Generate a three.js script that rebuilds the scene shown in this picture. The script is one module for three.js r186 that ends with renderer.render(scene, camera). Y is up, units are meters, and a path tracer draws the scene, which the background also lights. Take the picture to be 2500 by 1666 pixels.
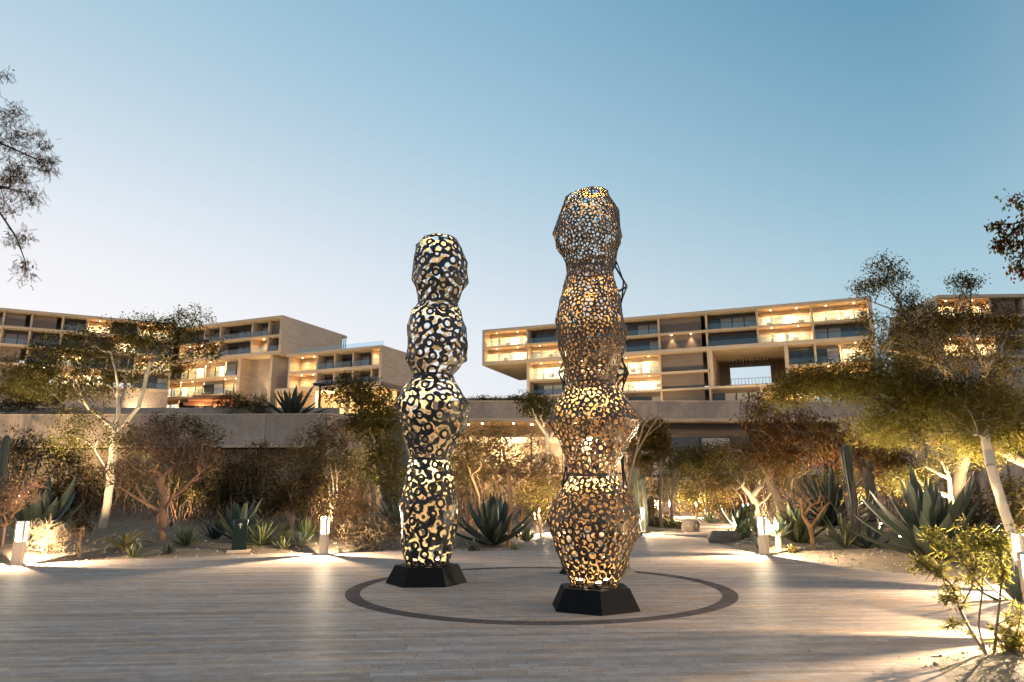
import * as THREE from 'three';
import { mergeGeometries } from 'three/addons/utils/BufferGeometryUtils.js';
import { ImprovedNoise } from 'three/addons/math/ImprovedNoise.js';
import { RoundedBoxGeometry } from 'three/addons/geometries/RoundedBoxGeometry.js';

// ---------------------------------------------------------------- camera, sky, sun, exposure
const FOCAL = 1700, PITCH = 11.86 * Math.PI / 180, EYE = 1.65;   // focal length in pixels of a 2500 x 1666 picture
const scene = new THREE.Scene();
const camera = new THREE.PerspectiveCamera(2 * Math.atan(833 / FOCAL) * 180 / Math.PI, 1024 / 682, 0.1, 4000);
camera.position.set(0, EYE, 0);
camera.rotation.x = PITCH;
const renderer = new THREE.WebGLRenderer();
renderer.toneMapping = THREE.LinearToneMapping;
renderer.toneMappingExposure = 1.62;
renderer.shadowMap.enabled = true;

const lin = (r, g, b) => new THREE.Color().setRGB(r / 255, g / 255, b / 255, THREE.SRGBColorSpace);
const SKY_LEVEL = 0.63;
const SKY_AZ = -62 * Math.PI / 180;   // where the sun went down, to the left of the view
{
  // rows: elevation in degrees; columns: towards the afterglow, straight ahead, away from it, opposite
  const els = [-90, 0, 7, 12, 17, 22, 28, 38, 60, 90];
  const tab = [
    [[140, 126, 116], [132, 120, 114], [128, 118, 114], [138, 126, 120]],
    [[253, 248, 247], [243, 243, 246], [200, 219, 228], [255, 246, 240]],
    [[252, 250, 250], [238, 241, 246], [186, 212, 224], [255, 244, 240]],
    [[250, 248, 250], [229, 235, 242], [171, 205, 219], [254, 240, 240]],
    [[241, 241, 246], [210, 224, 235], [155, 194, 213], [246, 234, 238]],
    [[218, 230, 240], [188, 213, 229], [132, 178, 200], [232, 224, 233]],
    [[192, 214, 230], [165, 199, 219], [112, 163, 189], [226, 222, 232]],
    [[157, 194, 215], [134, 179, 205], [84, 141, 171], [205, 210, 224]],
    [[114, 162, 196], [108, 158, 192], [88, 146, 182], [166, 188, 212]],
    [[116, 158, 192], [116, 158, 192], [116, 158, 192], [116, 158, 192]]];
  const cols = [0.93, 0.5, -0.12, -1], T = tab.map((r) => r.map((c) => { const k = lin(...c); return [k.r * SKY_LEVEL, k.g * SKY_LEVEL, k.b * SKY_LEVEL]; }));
  const W = 512, H = 256, data = new Float32Array(W * H * 4);
  const seg = (v, a) => { let k = 0; while (k < a.length - 2 && (a[0] < a[1] ? v > a[k + 1] : v < a[k + 1])) k++; return [k, THREE.MathUtils.clamp((v - a[k]) / (a[k + 1] - a[k]), 0, 1)]; };
  for (let j = 0; j < H; j++) {
    const el = ((j + 0.5) / H - 0.5) * 180, [ei, et] = seg(el, els);
    for (let i = 0; i < W; i++) {
      const ph = ((i + 0.5) / W - 0.5) * 2 * Math.PI, az = Math.atan2(Math.cos(ph), -Math.sin(ph));
      const [ci, ct] = seg(Math.cos(az - SKY_AZ), cols), o = (j * W + i) * 4;
      for (let c = 0; c < 3; c++) {
        const a = T[ei][ci][c] + (T[ei][ci + 1][c] - T[ei][ci][c]) * ct, b = T[ei + 1][ci][c] + (T[ei + 1][ci + 1][c] - T[ei + 1][ci][c]) * ct;
        data[o + c] = a + (b - a) * et;
      }
      data[o + 3] = 1;
    }
  }
  // soften the steps of the table
  for (let pass = 0; pass < 3; pass++) {
    const src = data.slice();
    for (let j = 0; j < H; j++) for (let i = 0; i < W; i++) for (let c = 0; c < 3; c++) {
      let s = 0, n = 0;
      for (let dj = -3; dj <= 3; dj++) { const jj = j + dj; if (jj < 0 || jj >= H || (jj < 128) !== (j < 128)) continue; for (let di = -4; di <= 4; di += 4) { s += src[(jj * W + (i + di + W) % W) * 4 + c]; n++; } }
      data[(j * W + i) * 4 + c] = s / n;
    }
  }
  const sky = new THREE.DataTexture(data, W, H, THREE.RGBAFormat, THREE.FloatType);
  sky.mapping = THREE.EquirectangularReflectionMapping; sky.magFilter = sky.minFilter = THREE.LinearFilter; sky.needsUpdate = true;
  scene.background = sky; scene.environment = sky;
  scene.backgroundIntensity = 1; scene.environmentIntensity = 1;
}
const sun = new THREE.DirectionalLight(new THREE.Color(1, 0.72, 0.6), 0.12);   // the last of the afterglow: low, wide and weak
sun.position.set(Math.sin(SKY_AZ) * 100, 7, -Math.cos(SKY_AZ) * 100);
sun.castShadow = true; sun.shadow.radius = 40;
Object.assign(sun.shadow.camera, { left: -80, right: 80, top: 60, bottom: -30, near: 1, far: 320 });
scene.add(sun, sun.target);
sun.target.position.set(0, 3, -15);
scene.fog = null;

// ---------------------------------------------------------------- helpers
let SEED = 1;
const rnd = () => { SEED = (SEED + 0x6d2b79f5) | 0; let t = Math.imul(SEED ^ (SEED >>> 15), 1 | SEED); t = (t + Math.imul(t ^ (t >>> 7), 61 | t)) ^ t; return ((t ^ (t >>> 14)) >>> 0) / 4294967296; };
const rr = (a, b) => a + (b - a) * rnd();
const gauss = () => (rnd() + rnd() + rnd() + rnd() - 2) * 1.0;
const V = (x, y, z) => new THREE.Vector3(x, y, z);
const { clamp, smoothstep, lerp } = THREE.MathUtils;
const perlin = new ImprovedNoise();
const ray = (px, py) => { const u = (px - 1250) / FOCAL, v = -(py - 833) / FOCAL; return [u, Math.sin(PITCH) + v * Math.cos(PITCH), Math.cos(PITCH) - v * Math.sin(PITCH)]; };
const gp = (px, py, h = 0) => { const r = ray(px, py), t = (h - EYE) / r[1]; return [r[0] * t, -r[2] * t]; };   // a pixel seen on the ground: [x, z]
const at = (px, py, Z) => { const r = ray(px, py), t = Z / r[2]; return V(r[0] * t, EYE + r[1] * t, -Z); };      // a pixel seen at distance Z
const used = new Map();
const numbered = (n) => { const k = used.get(n) || 0; used.set(n, k + 1); return k ? n + '_' + String(k).padStart(3, '0') : n; };
function tag(o, label, category, group) { if (label) o.userData.label = label; if (category) o.userData.category = category; if (group) o.userData.group = group; return o; }
function thing(name, label, category, p = [0, 0, 0], turn = 0, group) {
  const o = new THREE.Group(); o.name = numbered(name); scene.add(o);
  o.position.set(...p); o.rotation.y = turn;
  return tag(o, label, category, group);
}
function part(name, geometry, material, parent, label) {
  const m = new THREE.Mesh(geometry, material);
  m.name = parent === scene ? numbered(name) : name; m.castShadow = m.receiveShadow = true; parent.add(m);
  if (label) m.userData.label = label;
  return m;
}
function lamp(light, parent, p, radius = 1) { light.position.set(...p); light.castShadow = true; light.shadow.radius = radius; light.name = 'lamp'; parent.add(light); return light; }
const WARM = new THREE.Color(1, 0.75, 0.43);

// growing geometry: indexed, with normals and colours
class GB {
  constructor() { this.p = []; this.n = []; this.c = []; this.i = []; this.count = 0; }
  v(x, y, z, nx, ny, nz, c) { this.p.push(x, y, z); this.n.push(nx, ny, nz); this.c.push(c[0], c[1], c[2]); return this.count++; }
  quad(a, b, c, d, col) {   // four Vector3
    const e = _e.subVectors(b, a), f = _f.subVectors(d, a), n = _n.crossVectors(e, f).normalize();
    const k = this.count; for (const q of [a, b, c, d]) this.v(q.x, q.y, q.z, n.x, n.y, n.z, col);
    this.i.push(k, k + 1, k + 2, k, k + 2, k + 3);
  }
  box(x0, x1, y0, y1, z0, z1, col = [1, 1, 1], skip = '') {
    const P = (x, y, z) => V(x, y, z);
    if (!skip.includes('f')) this.quad(P(x0, y0, z1), P(x1, y0, z1), P(x1, y1, z1), P(x0, y1, z1), col);
    if (!skip.includes('k')) this.quad(P(x1, y0, z0), P(x0, y0, z0), P(x0, y1, z0), P(x1, y1, z0), col);
    this.quad(P(x0, y0, z0), P(x0, y0, z1), P(x0, y1, z1), P(x0, y1, z0), col);
    this.quad(P(x1, y0, z1), P(x1, y0, z0), P(x1, y1, z0), P(x1, y1, z1), col);
    this.quad(P(x0, y1, z1), P(x1, y1, z1), P(x1, y1, z0), P(x0, y1, z0), col);
    if (!skip.includes('b')) this.quad(P(x0, y0, z0), P(x1, y0, z0), P(x1, y0, z1), P(x0, y0, z1), col);
  }
  stick(a, b, ra, rb, sides, ca, cb) {
    const d = _e.subVectors(b, a); const L = d.length(); if (L < 1e-6) return; d.divideScalar(L);
    const u = _f.set(Math.abs(d.y) < 0.9 ? 0 : 1, Math.abs(d.y) < 0.9 ? 1 : 0, 0).cross(d).normalize(), w = _n.crossVectors(d, u), k = this.count;
    for (let s = 0; s < sides; s++) {
      const t = s / sides * 2 * Math.PI, cx = Math.cos(t), sx = Math.sin(t), nx = u.x * cx + w.x * sx, ny = u.y * cx + w.y * sx, nz = u.z * cx + w.z * sx;
      this.v(a.x + nx * ra, a.y + ny * ra, a.z + nz * ra, nx, ny, nz, ca); this.v(b.x + nx * rb, b.y + ny * rb, b.z + nz * rb, nx, ny, nz, cb);
    }
    for (let s = 0; s < sides; s++) { const i0 = k + 2 * s, i1 = k + 2 * ((s + 1) % sides); this.i.push(i0, i1, i0 + 1, i1, i1 + 1, i0 + 1); }
    if (sides > 6) { const t = this.v(b.x + d.x * rb * 0.7, b.y + d.y * rb * 0.7, b.z + d.z * rb * 0.7, d.x, d.y, d.z, cb); for (let s = 0; s < sides; s++) this.i.push(k + 2 * s + 1, k + 2 * ((s + 1) % sides) + 1, t); }
  }
  leaf(c, dir, side, L, W, col) {   // a folded rhomb leaf
    const k = this.count, n = _n.crossVectors(dir, side).normalize();
    const w = W / 2, m = 0.45 * L;
    this.v(c.x, c.y, c.z, n.x, n.y, n.z, col);
    this.v(c.x + dir.x * m + side.x * w, c.y + dir.y * m + side.y * w, c.z + dir.z * m + side.z * w, n.x, n.y, n.z, col);
    this.v(c.x + dir.x * L, c.y + dir.y * L, c.z + dir.z * L, n.x, n.y, n.z, col);
    this.v(c.x + dir.x * m - side.x * w, c.y + dir.y * m - side.y * w, c.z + dir.z * m - side.z * w, n.x, n.y, n.z, col);
    this.i.push(k, k + 1, k + 2, k, k + 2, k + 3);
  }
  geo(uv) {
    const g = new THREE.BufferGeometry();
    g.setAttribute('position', new THREE.BufferAttribute(new Float32Array(this.p), 3));
    g.setAttribute('normal', new THREE.BufferAttribute(new Float32Array(this.n), 3));
    g.setAttribute('color', new THREE.BufferAttribute(new Float32Array(this.c), 3));
    if (uv) g.setAttribute('uv', new THREE.BufferAttribute(uvBox(this.p, this.n), 2));
    g.setIndex(this.count > 65535 ? new THREE.BufferAttribute(new Uint32Array(this.i), 1) : new THREE.BufferAttribute(new Uint16Array(this.i), 1));
    return g;
  }
}
const _e = V(), _f = V(), _n = V();
function uvBox(p, n) {   // uv in metres by the way a face points
  const uv = new Float32Array(p.length / 3 * 2);
  for (let i = 0; i < p.length / 3; i++) {
    const ax = Math.abs(n[3 * i]), ay = Math.abs(n[3 * i + 1]), az = Math.abs(n[3 * i + 2]);
    uv[2 * i] = ay > ax && ay > az ? p[3 * i] : ax > az ? p[3 * i + 2] : p[3 * i]; uv[2 * i + 1] = ay > ax && ay > az ? p[3 * i + 2] : p[3 * i + 1];
  }
  return uv;
}
const boxGeo = (x0, x1, y0, y1, z0, z1) => { const g = new GB(); g.box(x0, x1, y0, y1, z0, z1); return g.geo(true); };

// textures: layered noise that tiles, as grey maps round 1 for colour, or for bump
function noiseMap(size, layers, lo, hi, srgb, seed = 0) {
  const d = new Uint8Array(size * size * 4); let k = 0;
  for (let y = 0; y < size; y++) for (let x = 0; x < size; x++) {
    let s = 0, a = 0;
    for (const [fx, fy, amp] of layers) {   // torus in 4 turns of noise: blend of two offsets keeps the tile seamless
      const u = x / size, v = y / size;
      const q = (uu, vv) => perlin.noise(uu * fx + seed, vv * fy + seed * 2.3, seed * 1.7 + fx);
      const wx = smoothstep(u, 0.75, 1), wy = smoothstep(v, 0.75, 1);
      s += amp * lerp(lerp(q(u, v), q(u - 1, v), wx), lerp(q(u, v - 1), q(u - 1, v - 1), wx), wy); a += amp;
    }
    const t = clamp(0.5 + s / a * 0.9, 0, 1), b = Math.round(lerp(lo, hi, t) * 255);
    d[k++] = b; d[k++] = b; d[k++] = b; d[k++] = 255;
  }
  const t = new THREE.DataTexture(d, size, size); t.wrapS = t.wrapT = THREE.RepeatWrapping; t.magFilter = THREE.LinearFilter; t.minFilter = THREE.LinearMipmapLinearFilter;
  if (srgb) t.colorSpace = THREE.SRGBColorSpace; t.needsUpdate = true; return t;
}
const rep = (t, x, y) => { const c = t.clone(); c.repeat.set(x, y); c.needsUpdate = true; return c; };
const T_STONE = noiseMap(512, [[6, 6, 1], [24, 24, 0.8], [90, 90, 0.9], [200, 200, 0.8]], 0.78, 1.0, true, 1);
const T_GRIT = noiseMap(512, [[40, 40, 0.7], [120, 120, 1], [240, 240, 1]], 0, 1, false, 2);
const T_SAND = noiseMap(512, [[3, 3, 0.8], [12, 12, 0.8], [60, 60, 1], [180, 180, 1.2]], 0.6, 1.0, true, 3);
const T_LAYER = noiseMap(512, [[2, 60, 1], [6, 120, 0.9], [90, 160, 0.5], [3, 3, 0.5]], 0.72, 1.0, true, 4);
const T_BARK = noiseMap(256, [[12, 4, 1], [40, 10, 1], [90, 60, 0.8]], 0.6, 1, true, 5);

const M = {};
const std = (o) => new THREE.MeshStandardMaterial({ side: THREE.DoubleSide, ...o }), phys = (o) => new THREE.MeshPhysicalMaterial({ side: THREE.DoubleSide, ...o });
M.paving = phys({ color: new THREE.Color(0.56, 0.435, 0.36), vertexColors: true, roughness: 0.47, specularIntensity: 0.0003, map: rep(T_STONE, 1.1, 1.1), bumpMap: rep(T_GRIT, 1.3, 1.3), bumpScale: 0.0012 });
M.ring = phys({ color: new THREE.Color(0.17, 0.135, 0.12), vertexColors: true, roughness: 0.6, specularIntensity: 0, map: rep(T_STONE, 1.6, 1.6), bumpMap: rep(T_GRIT, 1.3, 1.3), bumpScale: 0.0012 });
M.mortar = std({ color: new THREE.Color(0.4, 0.32, 0.26), roughness: 0.9 });
M.sand = std({ color: new THREE.Color(0.37, 0.26, 0.165), roughness: 0.95, map: rep(T_SAND, 0.35, 0.35), bumpMap: rep(T_GRIT, 0.9, 0.9), bumpScale: 0.02 });
M.gravel = std({ color: new THREE.Color(0.4, 0.31, 0.22), roughness: 0.9 });
M.concrete = std({ color: new THREE.Color(0.78, 0.58, 0.4), roughness: 0.85, map: rep(T_LAYER, 0.12, 0.16), bumpMap: rep(T_LAYER, 0.12, 0.16), bumpScale: 0.02 });
M.render = std({ color: new THREE.Color(0.62, 0.47, 0.37), roughness: 0.9, map: rep(T_SAND, 0.2, 0.2) });
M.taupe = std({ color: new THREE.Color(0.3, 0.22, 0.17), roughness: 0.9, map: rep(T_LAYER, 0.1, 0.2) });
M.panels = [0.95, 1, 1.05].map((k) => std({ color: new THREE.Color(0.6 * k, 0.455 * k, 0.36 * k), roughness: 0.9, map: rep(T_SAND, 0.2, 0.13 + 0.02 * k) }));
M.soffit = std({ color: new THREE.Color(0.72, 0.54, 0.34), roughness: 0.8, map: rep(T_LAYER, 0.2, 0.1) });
M.stonewall = std({ color: new THREE.Color(0.55, 0.42, 0.29), roughness: 0.9, map: rep(T_LAYER, 0.3, 0.5), bumpMap: rep(T_LAYER, 0.3, 0.5), bumpScale: 0.03 });
M.frame = std({ color: new THREE.Color(0.05, 0.045, 0.04), roughness: 0.4, metalness: 0.5 });
M.darkglass = std({ color: new THREE.Color(0.035, 0.04, 0.045), roughness: 0.06, metalness: 0.0 });
M.curtain = std({ color: new THREE.Color(0.45, 0.42, 0.4), roughness: 0.9 });
M.rail = new THREE.MeshPhysicalMaterial({ color: new THREE.Color(0.8, 0.9, 0.95), roughness: 0.05, transmission: 1, thickness: 0, side: THREE.DoubleSide });
const glow = (r, g, b, s) => std({ color: new THREE.Color(0.2, 0.17, 0.12), roughness: 0.4, emissive: new THREE.Color(r, g, b), emissiveIntensity: s });
M.litA = glow(1, 0.66, 0.27, 0.8); M.litB = glow(1, 0.6, 0.22, 0.55); M.litC = glow(1, 0.7, 0.33, 1.15); M.litD = glow(0.9, 0.55, 0.25, 0.35);
M.clearglass = new THREE.MeshPhysicalMaterial({ color: new THREE.Color(0.95, 0.96, 0.95), roughness: 0.03, transmission: 1, thickness: 0, side: THREE.DoubleSide });
M.sheer = phys({ color: new THREE.Color(0.8, 0.72, 0.6), roughness: 0.95, transmission: 0.45, thickness: 0 });
M.room = [[0.7, 0.56, 0.4], [0.62, 0.46, 0.3], [0.75, 0.64, 0.5]].map((c) => std({ color: new THREE.Color(...c), roughness: 0.9 })); M.furniture = std({ color: new THREE.Color(0.13, 0.075, 0.045), roughness: 0.6 });
M.spotglow = glow(1, 0.8, 0.5, 14);
M.bollard = std({ color: new THREE.Color(0.56, 0.48, 0.38), roughness: 0.55, metalness: 0.15 });
M.tube = glow(1, 0.82, 0.56, 2.6);
M.bronze = std({ color: new THREE.Color(0.085, 0.06, 0.042), roughness: 0.45, metalness: 0.5 });
M.blacksteel = std({ color: new THREE.Color(0.035, 0.034, 0.036), roughness: 0.38, metalness: 0.6 });
M.gold = phys({ color: new THREE.Color(0.76, 0.52, 0.25), roughness: 0.8, metalness: 0, specularIntensity: 0.2 });
M.palegold = phys({ color: new THREE.Color(0.8, 0.68, 0.46), roughness: 0.8, specularIntensity: 0.2 });
M.plinth = phys({ color: new THREE.Color(0.014, 0.013, 0.014), roughness: 0.5, metalness: 0, specularIntensity: 0.04, bumpMap: rep(T_GRIT, 0.9, 0.9), bumpScale: 0.0005 });
M.leaf = new THREE.MeshPhysicalMaterial({ vertexColors: true, roughness: 0.75, transmission: 0.6, thickness: 0, side: THREE.DoubleSide, specularIntensity: 0.3 });
M.bark = std({ vertexColors: true, roughness: 0.9 });
M.succ = std({ color: 0xffffff, vertexColors: true, roughness: 0.5, side: THREE.DoubleSide });

// ---------------------------------------------------------------- the ground and its paving
const loopOf = (pts, n = 160) => new THREE.CatmullRomCurve3(pts.map(([x, z]) => V(x, 0, z)), true, 'centripetal').getSpacedPoints(n).slice(0, n).map((p) => [p.x, p.z]);
const px = (...a) => a.map(([x, y]) => gp(x, y));
const PLAZA = loopOf([...px([-260, 1400], [0, 1381], [150, 1374], [268, 1368], [450, 1363], [600, 1355], [800, 1350], [935, 1345], [1137, 1341], [1290, 1334], [1420, 1316], [1571, 1304], [1660, 1302], [1720, 1318],
  [1790, 1340], [1860, 1353], [1950, 1366], [2050, 1383], [2150, 1396], [2290, 1411], [2400, 1426], [2500, 1442], [2640, 1462]), [14, -9], [14, 5], [-16, 5], [-17, -8]], 420);
const PATHS = [
  loopOf(px([1600, 1330], [1690, 1297], [1684, 1282], [1664, 1267], [1640, 1259], [1672, 1257], [1705, 1266], [1750, 1274], [1790, 1282], [1802, 1298], [1745, 1325]), 120),
  loopOf(px([1300, 1338], [1290, 1315], [1262, 1303], [1230, 1294], [1330, 1288], [1420, 1296], [1500, 1302], [1560, 1306], [1540, 1340]), 120)];
const ISLAND = loopOf(px([2246, 1622], [2262, 1597], [2310, 1581], [2378, 1569], [2480, 1557], [2620, 1560], [2720, 1680], [2500, 1800], [2310, 1690]), 90);
function sdPoly(poly, x, z) {   // below zero inside
  let d = 1e9, inside = false;
  for (let i = 0, j = poly.length - 1; i < poly.length; j = i++) {
    const [ax, az] = poly[j], [bx, bz] = poly[i], ex = bx - ax, ez = bz - az, wx = x - ax, wz = z - az, t = clamp((wx * ex + wz * ez) / (ex * ex + ez * ez), 0, 1);
    d = Math.min(d, (wx - ex * t) ** 2 + (wz - ez * t) ** 2);
    if ((az > z) !== (bz > z) && x < ex * (z - az) / ez + ax) inside = !inside;
  }
  return Math.sqrt(d) * (inside ? -1 : 1);
}
const sdPaving = (x, z) => Math.max(Math.min(sdPoly(PLAZA, x, z), sdPoly(PATHS[0], x, z), sdPoly(PATHS[1], x, z)), -sdPoly(ISLAND, x, z));
function groundH(x, z) {
  const d = sdPaving(x, z), Z = -z;
  let h = d < 0 ? Math.max(-0.09, -0.02 + d * 0.5) : 0.07 * smoothstep(d, -0.06, 0.9) - 0.02 + lerp(0.075, 0.03, smoothstep(Z, 21, 26) * smoothstep(x, 1, 4)) * Math.min(d, 7) + 0.03 * Math.max(0, Math.min(d - 7, 25));
  if (sdPoly(ISLAND, x, z) < 0) h = Math.min(h, 0.09);
  if (d > 0) h += (perlin.noise(x * 0.5, z * 0.5, 3) * 0.07 + perlin.noise(x * 2.1, z * 2.1, 7) * 0.025) * smoothstep(d, 0.1, 1.5);
  const hill = 5.6 * smoothstep(Z, 47, 51) + 6.6 * smoothstep(Z, 50, 104);
  return h * (1 - smoothstep(Z, 47, 51)) + hill;
}
{
  const axis = (lo, hi, step, far, n) => { const a = []; for (let v = lo; v <= hi + 1e-6; v += step) a.push(v); for (let k = 1; k <= n; k++) { const e = (far - Math.max(Math.abs(lo), Math.abs(hi))) * (k / n) ** 2.2; a.push(hi + e + k * 0.5); a.unshift(lo - e - k * 0.5); } return a; };
  const xs = axis(-26, 26, 0.26, 700, 22), zs = axis(-46, 7, 0.26, 700, 22), nx = xs.length, nz = zs.length, p = new Float32Array(nx * nz * 3), uv = new Float32Array(nx * nz * 2), idx = [];
  for (let j = 0; j < nz; j++) for (let i = 0; i < nx; i++) { const o = j * nx + i; p[3 * o] = xs[i]; p[3 * o + 1] = groundH(xs[i], zs[j]); p[3 * o + 2] = zs[j]; uv[2 * o] = xs[i]; uv[2 * o + 1] = zs[j]; }
  for (let j = 0; j < nz - 1; j++) for (let i = 0; i < nx - 1; i++) { const a = j * nx + i; idx.push(a, a + nx, a + 1, a + 1, a + nx, a + nx + 1); }
  const g = new THREE.BufferGeometry(); g.setAttribute('position', new THREE.BufferAttribute(p, 3)); g.setAttribute('uv', new THREE.BufferAttribute(uv, 2)); g.setIndex(idx); g.computeVertexNormals();
  const o = part('ground', g, M.sand, scene); o.userData.kind = 'structure'; tag(o, 'sandy planting beds rising round the paved circle to the hill behind');
}
// paving of narrow stone strips; a bed of mortar under them, a ring of darker stones let into them
const RINGC = [0.46, -12.2], RO = 3.16, RI = 2.93;
{
  const plaza = thing('plaza', 'pale stone-strip plaza with a dark ring in the middle', undefined); plaza.userData.kind = 'structure';
  const sh = new THREE.Shape(PLAZA.map(([x, z]) => new THREE.Vector2(x, -z)));
  const flat = (shape, y) => { const g = new THREE.ShapeGeometry(shape); g.rotateX(-Math.PI / 2); g.translate(0, y, 0); return g; };
  part('mortar_bed', mergeGeometries([flat(sh, -0.016), ...PATHS.map((q, k) => flat(new THREE.Shape(q.map(([x, z]) => new THREE.Vector2(x, -z))), -0.018 - 0.002 * k))]), M.mortar, plaza);
  SEED = 77;
  const turn = -4.5 * Math.PI / 180, cs = Math.cos(turn), sn = Math.sin(turn), stones = [];
  for (let r = -8; r < 48; r += 0) {
    const w = rr(0.085, 0.125);
    let band = rr(0.86, 1.08);
    for (let s = -24 + rr(0, 0.5); s < 24;) {
      const L = rr(0.28, 0.72), sc = s + L / 2, rc = r + w / 2, x = sc * cs + rc * sn, z = -(rc * cs - sc * sn);
      s += L;
      if (Math.abs(x) > 5 + 0.85 * Math.max(0, -z) || z < -45 || z > 3) continue;
      if (rnd() < 0.12) band = rr(0.82, 1.1);
      const d = sdPaving(x, z); if (d > 0.3) continue;
      const q = Math.hypot(x - RINGC[0], z - RINGC[1]);
      const k = band * rr(0.9, 1.08) * (q < RI ? 0.94 : 1), warm = rnd() < 0.2 ? rr(0.03, 0.13) : rr(-0.02, 0.03);
      stones.push({ x, z, L: L - 0.004, w: w - 0.0035, y: rr(-0.0016, 0.0), c: [k * (1 + warm * 0.6), k * (1 - warm * 0.5), k * (1 - warm * 1.6)], far: Math.hypot(x, z) + Math.abs(x) * 0.2 + (z > -6.2 ? 99 : 0) });
    }
    r += w;
  }
  stones.sort((a, b) => a.far - b.far);
  const unit = (c) => { const g = new GB(); g.box(-0.5, 0.5, -0.02, 0, -0.5, 0.5, c, 'b'); return g; };
  stones.slice(0, 300).forEach((s) => {
    const g = new GB(); g.box(-s.L / 2, s.L / 2, -0.02, 0, -s.w / 2, s.w / 2, s.c, 'b');
    for (let i = 0; i < g.count; i++) { g.p[3 * i] += s.x; g.p[3 * i + 2] += s.z; }
    const geo = g.geo(true); geo.translate(-s.x, 0, -s.z);
    const m = part('paving_stone', geo, M.paving, plaza); m.position.set(s.x, s.y, s.z); m.rotation.y = -turn;
  });
  const field = new GB(), A = V(), B = V(), C = V(), D = V();
  for (const s of stones.slice(300)) {
    const ux = s.L / 2 * cs, uz = s.L / 2 * sn, wx = s.w / 2 * sn, wz = -s.w / 2 * cs, Q = (a, b, y) => V(s.x + a * ux + b * wx, y, s.z + a * uz + b * wz), y = s.y;
    field.quad(Q(-1, -1, y), Q(1, -1, y), Q(1, 1, y), Q(-1, 1, y), s.c);
    if (s.z > -19) { field.quad(Q(-1, -1, y - 0.016), Q(1, -1, y - 0.016), Q(1, -1, y), Q(-1, -1, y), s.c); field.quad(Q(1, -1, y - 0.016), Q(1, 1, y - 0.016), Q(1, 1, y), Q(1, -1, y), s.c); field.quad(Q(-1, 1, y - 0.016), Q(-1, -1, y - 0.016), Q(-1, -1, y), Q(-1, 1, y), s.c); }
  }
  const f = part('paving_field', field.geo(true), M.paving, plaza); f.userData.kind = 'stuff';
  const nr = 72;
  for (let k = 0; k < nr; k++) {
    const a0 = (k + 0.015) / nr * 2 * Math.PI, a1 = (k + 0.985) / nr * 2 * Math.PI, t = rr(0.85, 1.12), c = [t, t * rr(0.97, 1), t * rr(0.95, 1)], g = new GB();
    const P = (a, r, y) => V(RINGC[0] + r * Math.cos(a), y, RINGC[1] + r * Math.sin(a));
    for (let m = 0; m < 3; m++) {
      const b0 = lerp(a0, a1, m / 3), b1 = lerp(a0, a1, (m + 1) / 3);
      g.quad(P(b0, RO, 0.004), P(b1, RO, 0.004), P(b1, RI, 0.004), P(b0, RI, 0.004), c);
      g.quad(P(b1, RO, -0.01), P(b1, RO, 0.004), P(b0, RO, 0.004), P(b0, RO, -0.01), c);
      g.quad(P(b0, RI, -0.01), P(b0, RI, 0.004), P(b1, RI, 0.004), P(b1, RI, -0.01), c);
    }
    part('ring_stone', g.geo(true), M.ring, plaza);
  }
}

// ---------------------------------------------------------------- the buildings on the hill
// A frame: origin at the facade's left foot, x along the facade, y up, z out towards the plaza.
function frameOf(name, label, category, P0, P1) {
  const t = thing(name, label, category, [P0[0], 0, -P0[1]], Math.atan2(P1[1] - P0[1], P1[0] - P0[0]));
  return t;
}
const slab = (name, B, x0, x1, y0, y1, z0, z1, m) => part(name, boxGeo(x0, x1, y0, y1, z0, z1), m, B);
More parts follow.
